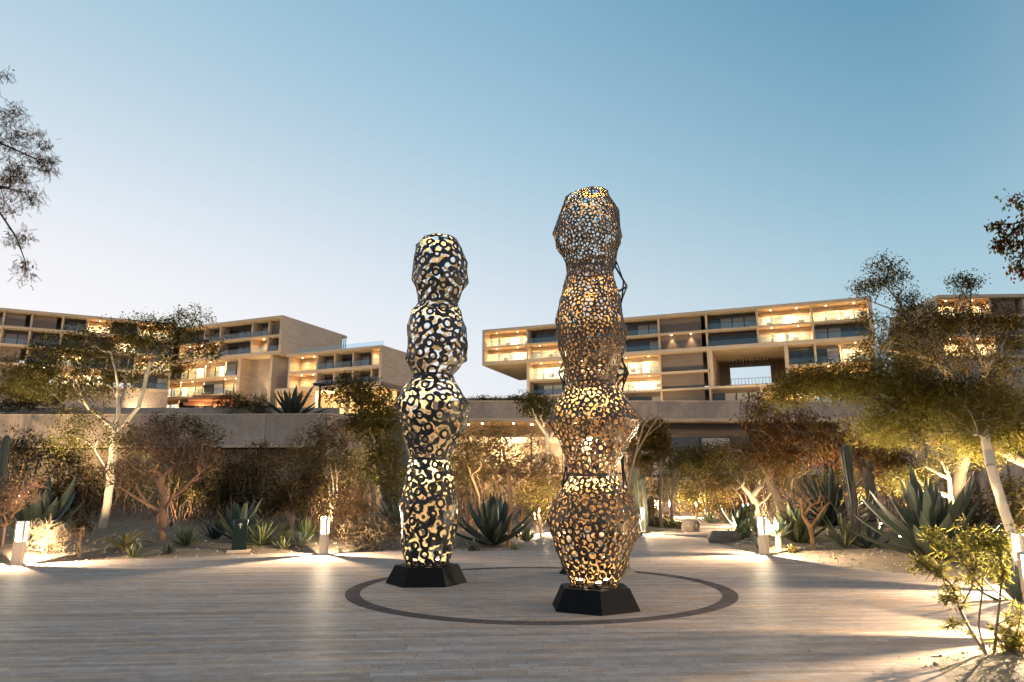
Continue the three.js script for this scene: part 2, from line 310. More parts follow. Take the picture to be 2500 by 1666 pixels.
// one bay between two party walls and two floors. kind: L lit, D dark, W plain wall, S plain wall with two downlights, H lit room behind a side wall, V void
function bay(B, kind, x0, x1, y0, y1, deep, opt = {}) {
  const zw = -deep, w = x1 - x0, h = y1 - y0;
  if (kind === 'V') return;
  if (kind === 'W' || kind === 'S') {
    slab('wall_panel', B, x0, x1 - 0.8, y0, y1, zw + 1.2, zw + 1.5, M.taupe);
    if (kind === 'S') for (const f of [0.28, 0.75]) {
      const l = part('downlight', new THREE.CylinderGeometry(0.09, 0.09, 0.06, 10), M.spotglow, B); l.position.set(x0 + f * (w - 0.8), y1 - 0.12, zw + 2.0);
      const s = new THREE.SpotLight(WARM, 26, 0, 0.6, 0.7); lamp(s, B, [x0 + f * (w - 0.8), y1 - 0.2, zw + 2.0]); s.target.position.set(x0 + f * (w - 0.8), y0, zw + 1.5); B.add(s.target);
    }
    return;
  }
  const lit = kind === 'L', wl = opt.wall || 0, n = Math.max(1, Math.round((w - wl) / 2.05)), head = y1 - (lit ? 0.75 : 0.5);
  if (wl) slab('wall_panel', B, x0, x0 + wl, y0, y1, zw - 0.2, zw, M.soffit);
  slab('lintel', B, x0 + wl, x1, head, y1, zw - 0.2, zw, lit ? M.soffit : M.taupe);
  const g = new GB(), pw = (w - wl) / n;
  for (let k = 0; k <= n; k++) g.box(x0 + wl + k * pw - 0.05, x0 + wl + k * pw + 0.05, y0, head, zw - 0.12, zw + 0.04);
  g.box(x0 + wl, x1, y0, y0 + 0.08, zw - 0.1, zw + 0.03);
  const win = part('window', g.geo(true), M.frame, B);
  for (let k = 0; k < n; k++) {
    const a = x0 + wl + k * pw + 0.05, b = a + pw - 0.1, r = rnd();
    part('pane', boxGeo(a, b, y0 + 0.08, head, zw - 0.09, zw - 0.06), lit ? M.clearglass : M.darkglass, win);
    if (!lit && r < (opt.drawn || 0.5)) part('curtain', boxGeo(a + 0.05, b - 0.05, y0 + 0.12, head - 0.05, zw - 0.055, zw - 0.03), M.curtain, win);
    if (lit && r > 0.35) part('curtain', boxGeo(a, a + pw * (r > 0.8 ? 0.85 : 0.3), y0 + 0.12, head - 0.04, zw - 0.32, zw - 0.29), M.sheer, win);
  }
  if (!opt.norail) {
    slab('balustrade', B, x0 + 0.1, x1 - 0.1, y0 + 0.02, y0 + 1.02, -0.32, -0.29, M.rail);
    slab('handrail', B, x0 + 0.1, x1 - 0.1, y0 + 1.02, y0 + 1.06, -0.335, -0.275, M.frame);
  }
  if (lit) {
    const m = w > 5 ? 2 : 1, zr = zw - 4.6;
    for (let k = 0; k < m; k++) {
      const X = x0 + w * (k + 0.5) / m, l = part('downlight', new THREE.CylinderGeometry(0.1, 0.1, 0.05, 10), M.spotglow, B); l.position.set(X, y1 - 0.026, zw + deep * 0.45);
      lamp(new THREE.SpotLight(WARM, 20 + 2.4 * w, 0, 1.3, 0.8), B, [X, y1 - 0.1, zw + deep * 0.45], 8); const s = B.children[B.children.length - 1]; s.target.position.set(X, y0, zw + deep * 0.4); B.add(s.target);
    }
    // the room behind the glass
    const wl2 = x0 + wl, rw = x1 - wl2;
    slab('room_wall', B, wl2, x1, y0, y1, zr - 0.2, zr, M.room[Math.floor(rnd() * 3)]);
    if (wl) slab('room_wall', B, wl2 - 0.1, wl2, y0, y1, zr, zw - 0.2, M.room[1]);
    for (let k = 0; k < Math.max(1, Math.round(rw / 4)); k++) {
      const u = wl2 + rw * (k + rr(0.3, 0.7)) / Math.max(1, Math.round(rw / 4)), fw = rr(1.2, 2);
      if (fw < rw * 0.8) { slab('bed', B, u - fw / 2, u + fw / 2, y0, y0 + 0.55, zr + 0.1, zr + 2.2, M.curtain); slab('headboard', B, u - fw / 2 - 0.1, u + fw / 2 + 0.1, y0 + 0.01, y0 + 1.1, zr + 0.003, zr + 0.1, M.furniture); }
      slab('picture_frame', B, u - 0.5, u + 0.4, y0 + 1.4, y0 + 2.05, zr + 0.002, zr + 0.05, M.furniture);
      const sh = part('lamp_shade', new THREE.CylinderGeometry(0.14, 0.2, 0.32, 12), M.litC, B); sh.position.set(Math.min(u + fw / 2 + 0.3, x1 - 0.3), y0 + 0.95, zr + 0.5);
    }
    lamp(new THREE.PointLight(new THREE.Color(1, 0.83, 0.56), (34 + 11 * rw) * rr(0.7, 1.25)), B, [wl2 + rw / 2, y1 - 0.6, zw - 2.2], 14);
  }
}
function storeys(B, xs, levels, rows, deep, opts = {}) {
  rows.forEach((row, r) => { for (let k = 0; k < xs.length - 1; k++) bay(B, row[k], xs[k] + 0.16, xs[k + 1] - 0.16, levels[r][0], levels[r][1], deep, opts[r + ',' + k]); });
}
// added, unseen lamps on the slope, put in to brighten a block's soffits and slab edges
function addedFloods(B, xs, y, z, power, aim) {
  for (const x of xs) {
    const f = part('added_floodlight', new RoundedBoxGeometry(0.5, 0.35, 0.3, 2, 0.04), M.frame, B); f.position.set(x, y, z); f.rotation.x = 0.7;
    part('lens', new RoundedBoxGeometry(0.42, 0.02, 0.22, 1, 0.005).translate(0, 0.18, 0), M.litC, f);
    const s = new THREE.SpotLight(WARM, power, 0, 0.95, 0.9); lamp(s, B, [x, y + 0.4, z - 0.1], 8); s.target.position.set(x, aim, -1); B.add(s.target);
  }
}
SEED = 5;
{
  const B = frameOf('hotel_block', 'long cantilevered hotel block on the right with lit balconies and a square opening through it', 'hotel', [-5.7, 132.6], [57.35, 108.2]);
  const xs = [0, 9.1, 17.3, 25.5, 33.95, 42.15, 50.5, 59.1, 67.8];
  slab('roof', B, 0, 68, 31.2, 31.65, -20, 0.25, M.concrete); slab('roof_soffit', B, 0.5, 67.4, 31.14, 31.2, -19.8, 0.1, M.soffit);
  slab('end_wall', B, 0, 0.5, 25.3, 31.2, -20, 0.2, M.concrete); slab('end_wall', B, 67.4, 68, 25.3, 31.2, -20, 0.2, M.concrete);
  slab('floor_slab', B, 0.5, 67.4, 28.02, 28.3, -19.8, 0, M.concrete);
  slab('floor_slab', B, 0, 68, 24.65, 25.3, -20, 0.2, M.concrete); slab('lower_soffit', B, 0.1, 67.9, 24.58, 24.65, -19.9, 0.05, M.soffit);
  for (const x of xs.slice(1, -1)) { slab('party_wall', B, x - 0.16, x + 0.16, 28.3, 31.14, -19, -0.25, M.concrete); slab('party_wall', B, x - 0.16, x + 0.16, 25.3, 28.02, -19, -0.25, M.concrete); }
  slab('back_wall', B, 0.5, 67.4, 25.3, 31.14, -19.8, -19.5, M.concrete);
  storeys(B, xs, [[28.3, 31.14], [25.3, 28.02]], ['LDDDWDLL', 'LLDDSDLD'], 2.6);
  // lower floors
  const ys = [9.05, 17.3, 25.5, 33.95, 42.15];
  slab('side_wall', B, 9.05, 9.6, 13, 24.58, -18, -0.1, M.concrete);
  for (const y of [21.0, 18.0]) slab('floor_slab', B, 9.6, 42.15, y, y + 0.35, -18, 0, M.concrete);
  for (const x of ys.slice(1)) { slab('party_wall', B, x - 0.16, x + 0.16, 21.35, 24.58, -18, -0.3, M.concrete); slab('party_wall', B, x - 0.16, x + 0.16, 18.35, 21, -18, -0.3, M.concrete); slab('party_wall', B, x - 0.16, x + 0.16, 14.5, 18, -18, -0.3, M.concrete); }
  storeys(B, [9.45, 17.3, 25.5, 33.95, 42.15], [[21.35, 24.58], [18.35, 21], [14.5, 18]], ['LLLW', 'DDLW', 'DDDW'], 2.6);
  // the square opening through the block
  slab('floor_slab', B, 42.15, 67.6, 18.0, 18.4, -18, 0, M.concrete);
  slab('passage_wall', B, 42.31, 42.9, 18.4, 24.58, -17, -0.05, M.concrete); slab('passage_wall', B, 54.4, 55, 18.4, 24.58, -17, -0.05, M.concrete);
  slab('passage_end_wall', B, 42.9, 44.6, 18.4, 24.58, -17, -16.5, M.concrete); slab('passage_end_wall', B, 51.9, 54.4, 18.4, 24.58, -17, -16.5, M.concrete);
  { const g = new GB(); g.quad(V(42.9, 18.41, -1.5), V(54.4, 18.41, -1.5), V(54.4, 20.75, -16.5), V(42.9, 20.75, -16.5), [1, 1, 1]); part('passage_ramp', g.geo(true), M.concrete, B); }
  slab('passage_end_wall', B, 44.6, 51.9, 18.4, 20.74, -17, -16.5, M.concrete);
  for (let k = 0; k < 12; k++) slab('pergola_beam', B, 44.9 + k * 0.6, 45.04 + k * 0.6, 24.1, 24.5, -16.4, -10, M.soffit);
  for (let k = 0; k < 12; k++) slab('railing_post', B, 44.7 + k * 0.62, 44.76 + k * 0.62, 20.74, 21.9, -16.8, -16.74, M.frame);
  slab('railing_rail', B, 44.6, 51.9, 21.9, 21.96, -16.8, -16.74, M.frame);
  { const s = new THREE.SpotLight(WARM, 160, 0, 1.2, 0.8); lamp(s, B, [48.7, 18.7, -12], 3); s.target.position.set(48.7, 24, -11); B.add(s.target); const l = part('uplight', new THREE.CylinderGeometry(0.1, 0.1, 0.06, 10), M.spotglow, B); l.position.set(48.7, 18.62, -12); }
  for (const x of [59.1, 67.4]) { slab('party_wall', B, x - 0.16, x + 0.16, 21.35, 24.58, -18, -0.3, M.concrete); slab('party_wall', B, x - 0.16, x + 0.16, 18.4, 21, -18, -0.3, M.concrete); }
  slab('floor_slab', B, 55, 67.6, 21, 21.35, -18, 0, M.concrete);
  storeys(B, [54.85, 63, 67.4], [[21.35, 24.58], [18.4, 21]], ['DL', 'LL'], 2.6);
  slab('party_wall', B, 50.2, 50.5, 14.5, 18, -18, -0.3, M.concrete);
  storeys(B, [42.15, 50.35, 59, 67.4], [[14.5, 18]], ['DLD'], 2.6);
  slab('base_wall', B, 9.05, 67.6, 6, 14.5, -18, 0.4, M.render);
  addedFloods(B, [6, 20, 34, 48, 62], 13.2, 9, 260, 27);
}
{
  const B = frameOf('hotel_block', 'upper hotel block left of the sculptures with a blank end wall and glazed corner', 'hotel', [-59.19, 128.35], [-40.73, 120.57]);
  slab('roof', B, -13, 20.03, 31.2, 31.65, -18.8, 0.25, M.concrete); slab('roof_soffit', B, -13, 19.5, 31.12, 31.2, -18, 0.1, M.soffit);
  slab('end_wall', B, 19.5, 20.03, 25.3, 31.2, -17.2, 0.2, M.concrete);
  for (let k = 0; k < 3; k++) slab('corner_post', B, 19.85, 19.95, 25.3, 31.2, -18.7 + k * 0.65, -18.6 + k * 0.65, M.frame);
  slab('corner_glass', B, 19.9, 19.92, 25.3, 31.2, -18.6, -17.25, M.rail);
  slab('floor_slab', B, -13, 19.5, 28.0, 28.3, -17, 0, M.concrete); slab('floor_slab', B, -13, 20.03, 24.75, 25.3, -18.8, 0.2, M.concrete); slab('lower_soffit', B, -13, 19.9, 24.68, 24.75, -17, 0.05, M.soffit);
  const xs = [-13, -5, 1.2, 5, 12.65, 16.5, 19.66];
  for (const x of xs.slice(1, -1)) { slab('party_wall', B, x - 0.16, x + 0.16, 28.3, 31.12, -17, -0.4, M.concrete); slab('party_wall', B, x - 0.16, x + 0.16, 25.3, 28, -17, -0.4, M.concrete); }
  slab('back_wall', B, -13, 19.5, 25.3, 31.12, -17.2, -17, M.concrete);
  storeys(B, xs, [[28.3, 31.12], [25.3, 28]], ['DDDDDW', 'DLLDLD'], 2.6, { '1,1': { wall: 2.6 }, '1,4': { wall: 1.6 }, '1,2': { wall: 1.2 } });
  // lower floors set back under it
  slab('side_wall', B, 17.4, 18, 14, 24.68, -18, -0.3, M.concrete);
  slab('wall_panel', B, 10.6, 17.4, 14, 24.68, -3.4, -3, M.render);
  slab('column', B, 9.9, 10.6, 14, 24.68, -3, -0.4, M.concrete);
  const l = part('downlight', new THREE.CylinderGeometry(0.1, 0.1, 0.06, 10), M.spotglow, B); l.position.set(15.8, 17.6, -2.4);
  { const s = new THREE.SpotLight(WARM, 60, 0, 0.9, 0.9); lamp(s, B, [15.8, 17.75, -2.2], 3); s.target.position.set(15.8, 24, -3); B.add(s.target); }
  for (const y of [21.2, 18]) slab('floor_slab', B, -13, 9.9, y, y + 0.35, -18, -0.3, M.concrete);
  storeys(B, [-13, -6.5, -0.5, 4.6, 10], [[21.55, 24.68], [18.35, 21.2], [14, 18]], ['DLLD', 'LLDL', 'LDLD'], 2.8, { '0,2': { wall: 2.4 }, '1,3': { wall: 2.2 }, '0,1': { wall: 1.5 } });
  slab('base_wall', B, -13, 18, 6, 14, -18, -0.2, M.render);
  addedFloods(B, [-6, 5, 15], 13, 8, 210, 27);
}
{
  const B = frameOf('hotel_block', 'lower hotel block beside the left sculpture with two balcony floors and a tan end wall', 'hotel', [-38.0, 118.1], [-20.9, 110.4]);
  slab('roof', B, -1, 18.75, 23.75, 24.15, -15, 0.25, M.concrete); slab('roof_soffit', B, -1, 18.3, 23.66, 23.75, -15, 0.1, M.soffit);
  slab('roof_glass', B, 1, 18.6, 24.15, 25.0, -0.4, -0.37, M.rail);
  slab('end_wall', B, 18.3, 18.75, 17.4, 23.75, -14, 0.2, M.concrete);
  slab('floor_slab', B, -0.3, 18.3, 20.55, 21.05, -14, 0, M.concrete); slab('floor_slab', B, -3, 18.75, 17.5, 18.2, -14, 0.3, M.concrete); slab('lower_soffit', B, -2.9, 18.6, 17.4, 17.5, -13, 0.2, M.soffit);
  slab('side_wall', B, -0.6, -0.3, 18.2, 23.66, -14, 0, M.concrete);
  const xs = [-0.3, 5.1, 8.7, 12.5, 16.3, 18.3];
  for (const x of xs.slice(1, -1)) { slab('party_wall', B, x - 0.14, x + 0.14, 21.05, 23.66, -14, -0.6, M.concrete); slab('party_wall', B, x - 0.14, x + 0.14, 18.2, 20.55, -14, -0.6, M.concrete); }
  storeys(B, xs, [[21.05, 23.66], [18.2, 20.55]], ['LDDDL', 'LDDDD'], 2.6, { '0,0': { wall: 3.4, norail: true }, '1,0': { wall: 3.4, norail: true } });
  addedFloods(B, [3, 14], 12.4, 7, 150, 21);
  // open lit ground floor
  slab('recess_wall', B, -2.6, 18, 11, 17.4, -6, -5.6, M.soffit); slab('recess_side_wall', B, -3, -2.6, 11, 17.4, -6, 0, M.soffit);
  slab('terrace_floor', B, -3, 18.6, 10.6, 11, -6, 1.5, M.concrete);
  for (const x of [4.5, 11.5]) { slab('column', B, x, x + 0.7, 11, 17.4, -1.2, -0.5, M.concrete); lamp(new THREE.PointLight(WARM, 130), B, [x + 2.6, 16.6, -2.4], 12); const q = part('downlight', new THREE.CylinderGeometry(0.12, 0.12, 0.06, 10), M.spotglow, B); q.position.set(x + 2.6, 17.3, -2.4); }
}
{
  const B = frameOf('hotel_block', 'hotel block at the left edge sloping away behind the white-barked tree', 'hotel', [-87.5, 115.3], [-66.7, 125.2]);
  slab('roof', B, -12, 27, 31.2, 31.65, -16, 0.25, M.concrete); slab('roof_soffit', B, -12, 27, 31.12, 31.2, -16, 0.1, M.soffit);
  for (const y of [28.3, 25.2, 22.0, 18.8]) slab('floor_slab', B, -12, 27, y, y + 0.4, -16, 0, M.concrete);
  const xs = [-12, -4, 0.6, 4.6, 9.2, 12.9, 16.6, 21, 26.9];
  for (const x of xs) for (const [a, b] of [[28.7, 31.12], [25.6, 28.3], [22.4, 25.2], [19.2, 22]]) slab('party_wall', B, x - 0.15, x + 0.15, a, b, -16, -0.4, M.concrete);
  storeys(B, xs, [[28.7, 31.12], [25.6, 28.3], [22.4, 25.2], [19.2, 22]], ['DDWWDLDL', 'DLDDDDLD', 'LLWDLDDL', 'DSWSLLVD'], 2.4);
  slab('base_wall', B, -12, 27, 6, 18.8, -16, -0.3, M.render);
  addedFloods(B, [-4, 8, 20], 13, 9, 200, 27);
}
{
  const B = frameOf('hotel_block', 'far right hotel block half hidden behind the trees at the picture edge', 'hotel', [68, 107.5], [95, 106]);
  slab('roof', B, 0, 30, 31.2, 31.7, -16, 0.25, M.concrete); slab('roof_soffit', B, 0, 30, 31.12, 31.2, -16, 0.1, M.soffit);
  for (const y of [28.0, 24.8, 21.4]) slab('floor_slab', B, 0, 30, y, y + 0.4, -16, 0, M.concrete);
  const xs = [0, 4, 8.2, 13.4, 21, 30];
  for (const x of xs) for (const [a, b] of [[28.4, 31.12], [25.2, 28], [21.8, 24.8]]) slab('party_wall', B, x - 0.15, x + 0.15, a, b, -16, -0.3, M.concrete);
  storeys(B, xs, [[28.4, 31.12], [25.2, 28], [21.8, 24.8]], ['LLWDD', 'DWDDD', 'LLDDD'], 2.4);
  slab('base_wall', B, 0, 30, 6, 21.4, -16, -0.3, M.render);
}
{
  // low lobby building with a planted roof, across the back of the garden
  const B = thing('lobby_building', 'low flat-roofed lobby between the sculptures with a grey parapet over lit glass', 'building', [0, 0, -44]);
  for (let k = 0; k < 8; k++) slab('parapet_panel', B, -5.5 + k * 3.69 + 0.008, -5.5 + (k + 1) * 3.69 - 0.008, 5.9, 6.95, -0.06, 0, M.panels[k % 3]); slab('parapet', B, -5.5, 24, 5.9, 6.95, -0.5, -0.062, M.render); slab('parapet_coping', B, -5.5, 24, 6.95, 7.03, -0.53, 0.03, M.concrete);
  slab('roof', B, -5.5, 24, 5.75, 5.9, -6, 0.06, M.concrete); slab('roof_soffit', B, -5.4, 24, 5.68, 5.75, -6, 0, M.soffit);
  slab('back_wall', B, -5.5, 24, 0, 5.68, -6.4, -6, M.render);
  slab('side_wall', B, -5.5, -5, 0, 5.68, -6, -0.6, M.soffit);
  bay(B, 'L', -5, 3.4, 2.5, 5.68, 3, { norail: true }); bay(B, 'L', 3.9, 7.6, 2.5, 5.68, 3, { norail: true });
  slab('pillar', B, 3.4, 3.9, 0, 5.68, -3.2, -2.4, M.concrete); slab('pillar', B, 7.6, 8.2, 0, 5.68, -3.2, -2.4, M.taupe);
  bay(B, 'D', 8.2, 24, 2.3, 5.3, 1.2, { norail: true, drawn: 0.85 }); slab('fascia', B, 8.2, 24, 5.3, 5.68, -1.3, -1.1, M.frame);
  for (let k = 0; k < 5; k++) { const q = part('downlight', new THREE.CylinderGeometry(0.06, 0.06, 0.05, 10), M.spotglow, B); q.position.set(-3.9 + 2 * k, 5.655, -0.9); }
}
{
  const T = thing('terrace_wall', 'grey terrace parapet on the left above a dark recess, holding the raised garden', 'wall', [0, 0, 0]);
  const p = (x, Z) => V(x, 0, -Z), g = new GB(), pts = [p(-34, 38.2), p(-16.5, 38), p(-9.9, 37.6), p(-8.5, 40.5), p(-7.8, 46)];
  const band = (name, y0, y1, off, th, m, a = 0, b = pts.length - 1) => {
    const g = new GB();
    for (let k = a; k < b; k++) {
      const A = pts[k], C = pts[k + 1], d = V().subVectors(C, A).normalize(), n = V(-d.z, 0, d.x).multiplyScalar(off), m2 = V(-d.z, 0, d.x).multiplyScalar(off - th);
      const q = (P, o, y) => V(P.x + o.x, y, P.z + o.z), c = [1, 1, 1];
      g.quad(q(A, n, y0), q(C, n, y0), q(C, n, y1), q(A, n, y1), c); g.quad(q(A, n, y1), q(C, n, y1), q(C, m2, y1), q(A, m2, y1), c); g.quad(q(A, m2, y0), q(C, m2, y0), q(C, n, y0), q(A, n, y0), c); g.quad(q(C, m2, y0), q(A, m2, y0), q(A, m2, y1), q(C, m2, y1), c);
    }
    return part(name, g.geo(true), m, T);
  };
  band('parapet', 3.85, 5.5, -0.062, 0.34, M.render); for (let k = 0; k < 7; k++) { const a = V(-34, 0, -38.2).lerp(V(-16.5, 0, -38), 0), x0 = -34 + k * 3.443; part('parapet_panel', (() => { const g = new GB(), zz = (x) => x < -16.5 ? lerp(-38.2, -38, (x + 34) / 17.5) : lerp(-38, -37.6, (x + 16.5) / 6.6), A = x0 + 0.008, C = x0 + 3.427; g.quad(V(A, 3.85, zz(A)), V(C, 3.85, zz(C)), V(C, 5.5, zz(C)), V(A, 5.5, zz(A)), [1, 1, 1]); g.quad(V(A, 3.85, zz(A) - 0.06), V(A, 3.85, zz(A)), V(A, 5.5, zz(A)), V(A, 5.5, zz(A) - 0.06), [1, 1, 1]); g.quad(V(C, 3.85, zz(C)), V(C, 3.85, zz(C) - 0.06), V(C, 5.5, zz(C) - 0.06), V(C, 5.5, zz(C)), [1, 1, 1]); return g.geo(true); })(), M.panels[k % 3], T); } band('parapet_coping', 5.5, 5.56, 0.02, 0.44, M.concrete); band('light_ledge', 3.74, 3.85, 0.06, 0.5, M.concrete, 0, 2);
  band('recess_wall', 0, 3.74, -1.6, 0.3, M.stonewall, 0, 2); band('corner_wall', 0, 3.85, -0.02, 0.36, M.render, 2);
  const T2 = thing('terrace_wall', 'second lower garden wall seen just above the left terrace parapet', 'wall', [0, 0, 0]);
  part('wall_block', boxGeo(-40, -10.5, 3, 6.35, -42.4, -42), M.render, T2);
  const roof = part('terrace_fill', boxGeo(-34, -8.6, 4.9, 5.3, -46, -38.3), M.sand, T);
}
{
  const P = thing('pergola', 'orange timber pergola lit from below on the left terrace', 'pergola', [0, 0, 0]);
  const a = at(480, 990, 62), b = at(568, 966, 62); M.timber = std({ color: new THREE.Color(0.5, 0.18, 0.07), roughness: 0.7 });
  for (let k = 0; k < 3; k++) part('beam', boxGeo(a.x - 0.5, b.x, 9.5 - 0.42 * k, 9.75 - 0.42 * k, -62.4 + k * 0.8, -62.1 + k * 0.8), M.timber, P);
  for (const x of [a.x, b.x - 0.3]) part('post', boxGeo(x, x + 0.2, 5, 9.5, -62.6, -62.42), M.timber, P);
  for (let k = 0; k < 2; k++) { const X = a.x + 1 + k * 1.6; lamp(new THREE.PointLight(WARM, 9), P, [X, 8.2, -60.4], 2); const q = part('lamp_bulb', new THREE.SphereGeometry(0.06, 8, 6), M.spotglow, P); q.position.set(X, 8.2, -60.4); }
}
{
  const K = thing('terrace_roof', 'thin flat roof over a planted terrace behind the lobby, between the sculptures', 'roof', [0, 0, -58]), a = at(1120, 970, 58).x, b = at(1440, 970, 58).x;
  part('roof_slab', boxGeo(a, b, 8.75, 8.95, -6, 0), M.concrete, K);
  for (let k = 0; k < 4; k++) part('post', boxGeo(a + 0.5 + k * 3, a + 0.65 + k * 3, 5.4, 8.75, -5, -4.85), M.frame, K);
  part('rear_wall', boxGeo(a, b, 5.4, 8.75, -6.2, -6), M.timberwall = std({ color: new THREE.Color(0.3, 0.16, 0.1), roughness: 0.8 }), K);
  for (let k = 0; k < 4; k++) { const X = a + 1.5 + k * 3, q = part('lamp_bulb', new THREE.SphereGeometry(0.08, 8, 6), M.spotglow, K); q.position.set(X, 7.6, -3); lamp(new THREE.PointLight(WARM, 6), K, [X, 7.6, -3], 3); }
}
{
  const q = at(780, 975, 46), L = thing('lamp_post', 'slim dark lamp post with a flat head on the left terrace corner', 'lamp post', [q.x, 5.3, q.z]);
  part('pole', new THREE.CylinderGeometry(0.07, 0.09, 3.0, 10).translate(0, 1.5, 0), M.frame, L); part('lamp_head', new RoundedBoxGeometry(0.9, 0.16, 0.5, 2, 0.05).translate(0, 3.05, 0), M.frame, L);
}
{
  // tall upright boards behind the trees on the right
  const W = thing('board_wall', 'tall wall of pale upright boards behind the trees on the right', 'wall', [0, 0, 0]);
  SEED = 19; M.board = [0.9, 1, 1.12].map((k) => std({ color: new THREE.Color(0.5 * k, 0.4 * k, 0.34 * k), roughness: 0.85, map: rep(T_BARK, 1.2, 0.4) }));
  for (let k = 0; k < 40; k++) { const x = 13 + k * 0.46, z = -27.5 + k * 0.2 + rr(-0.04, 0.04), m = part('board', boxGeo(-0.2, 0.2, 0, rr(4.3, 4.4), -0.05, 0.05), M.board[k % 3], W); m.position.set(x, 0, z); m.rotation.y = -0.4 + (k % 2 ? 0.22 : -0.18); }
}
{
  const g = new THREE.PlaneGeometry(420, 150, 60, 24); g.rotateX(-Math.PI / 2); const p = g.attributes.position;
  for (let i = 0; i < p.count; i++) { const x = p.getX(i), z = p.getZ(i); p.setY(i, 48 * Math.exp(-((x - 125) ** 2) / 2600 - (z ** 2) / 2600) + 3 * perlin.noise(x * 0.05, z * 0.05, 2) - 6); }
  g.computeVertexNormals(); M.hill = std({ color: new THREE.Color(0.14, 0.1, 0.1), roughness: 1, map: rep(T_SAND, 20, 8) });
  const o = part('hills', g, M.hill, scene); o.position.set(30, 0, -215); o.userData.kind = 'structure'; tag(o, 'dark bare hill rising behind the right end of the hotel');
}

// ---------------------------------------------------------------- the three sculptures
// rings of [y, left, right] read off the silhouette; every ring is an eight-sided polygon, turned half a step against the next, so the shell is faceted
function shellOf(Z, rows, phase0) {
  const R = rows.map(([y, l, r], k) => { const a = at(l, y, Z), b = at(r, y, Z); return { y: (a.y + b.y) / 2, x: (a.x + b.x) / 2, r: (b.x - a.x) / 2 / 0.965, ph: phase0 + (k % 2) * Math.PI / 8 }; }).sort((a, b) => a.y - b.y);
  const n = 8, cut = 2 * Math.PI / n, poly = (t) => { let m = t % cut; if (m < 0) m += cut; return Math.cos(cut / 2) / Math.cos(m - cut / 2); };
  const prof = (y) => { let k = 0; while (k < R.length - 2 && y > R[k + 1].y) k++; return [R[k], R[k + 1], clamp((y - R[k].y) / (R[k + 1].y - R[k].y), 0, 1)]; };
  return { R, y0: R[0].y, y1: R[R.length - 1].y, pos(th, y, inset, out) { const [a, b, t] = prof(y), r = lerp(poly(th - a.ph) * a.r, poly(th - b.ph) * b.r, t) - inset; return out.set(lerp(a.x, b.x, t) + r * Math.sin(th), y, -Z + r * Math.cos(th)); } };
}
class Near {   // nearest features in space
  constructor(cell) { this.c = cell; this.m = new Map(); this.a = []; }
  key(x, y, z) { return (Math.floor(x / this.c) + 500) * 4e6 + (Math.floor(y / this.c) + 500) * 2000 + Math.floor(z / this.c) + 500; }
  add(o) { this.a.push(o); const k = this.key(o.x, o.y, o.z); if (!this.m.has(k)) this.m.set(k, []); this.m.get(k).push(o); }
  each(x, y, z, f) { for (let i = -1; i < 2; i++) for (let j = -1; j < 2; j++) for (let k = -1; k < 2; k++) { const l = this.m.get(this.key(x + i * this.c, y + j * this.c, z + k * this.c)); if (l) for (const o of l) f(o, Math.hypot(o.x - x, o.y - y, o.z - z)); } }
}
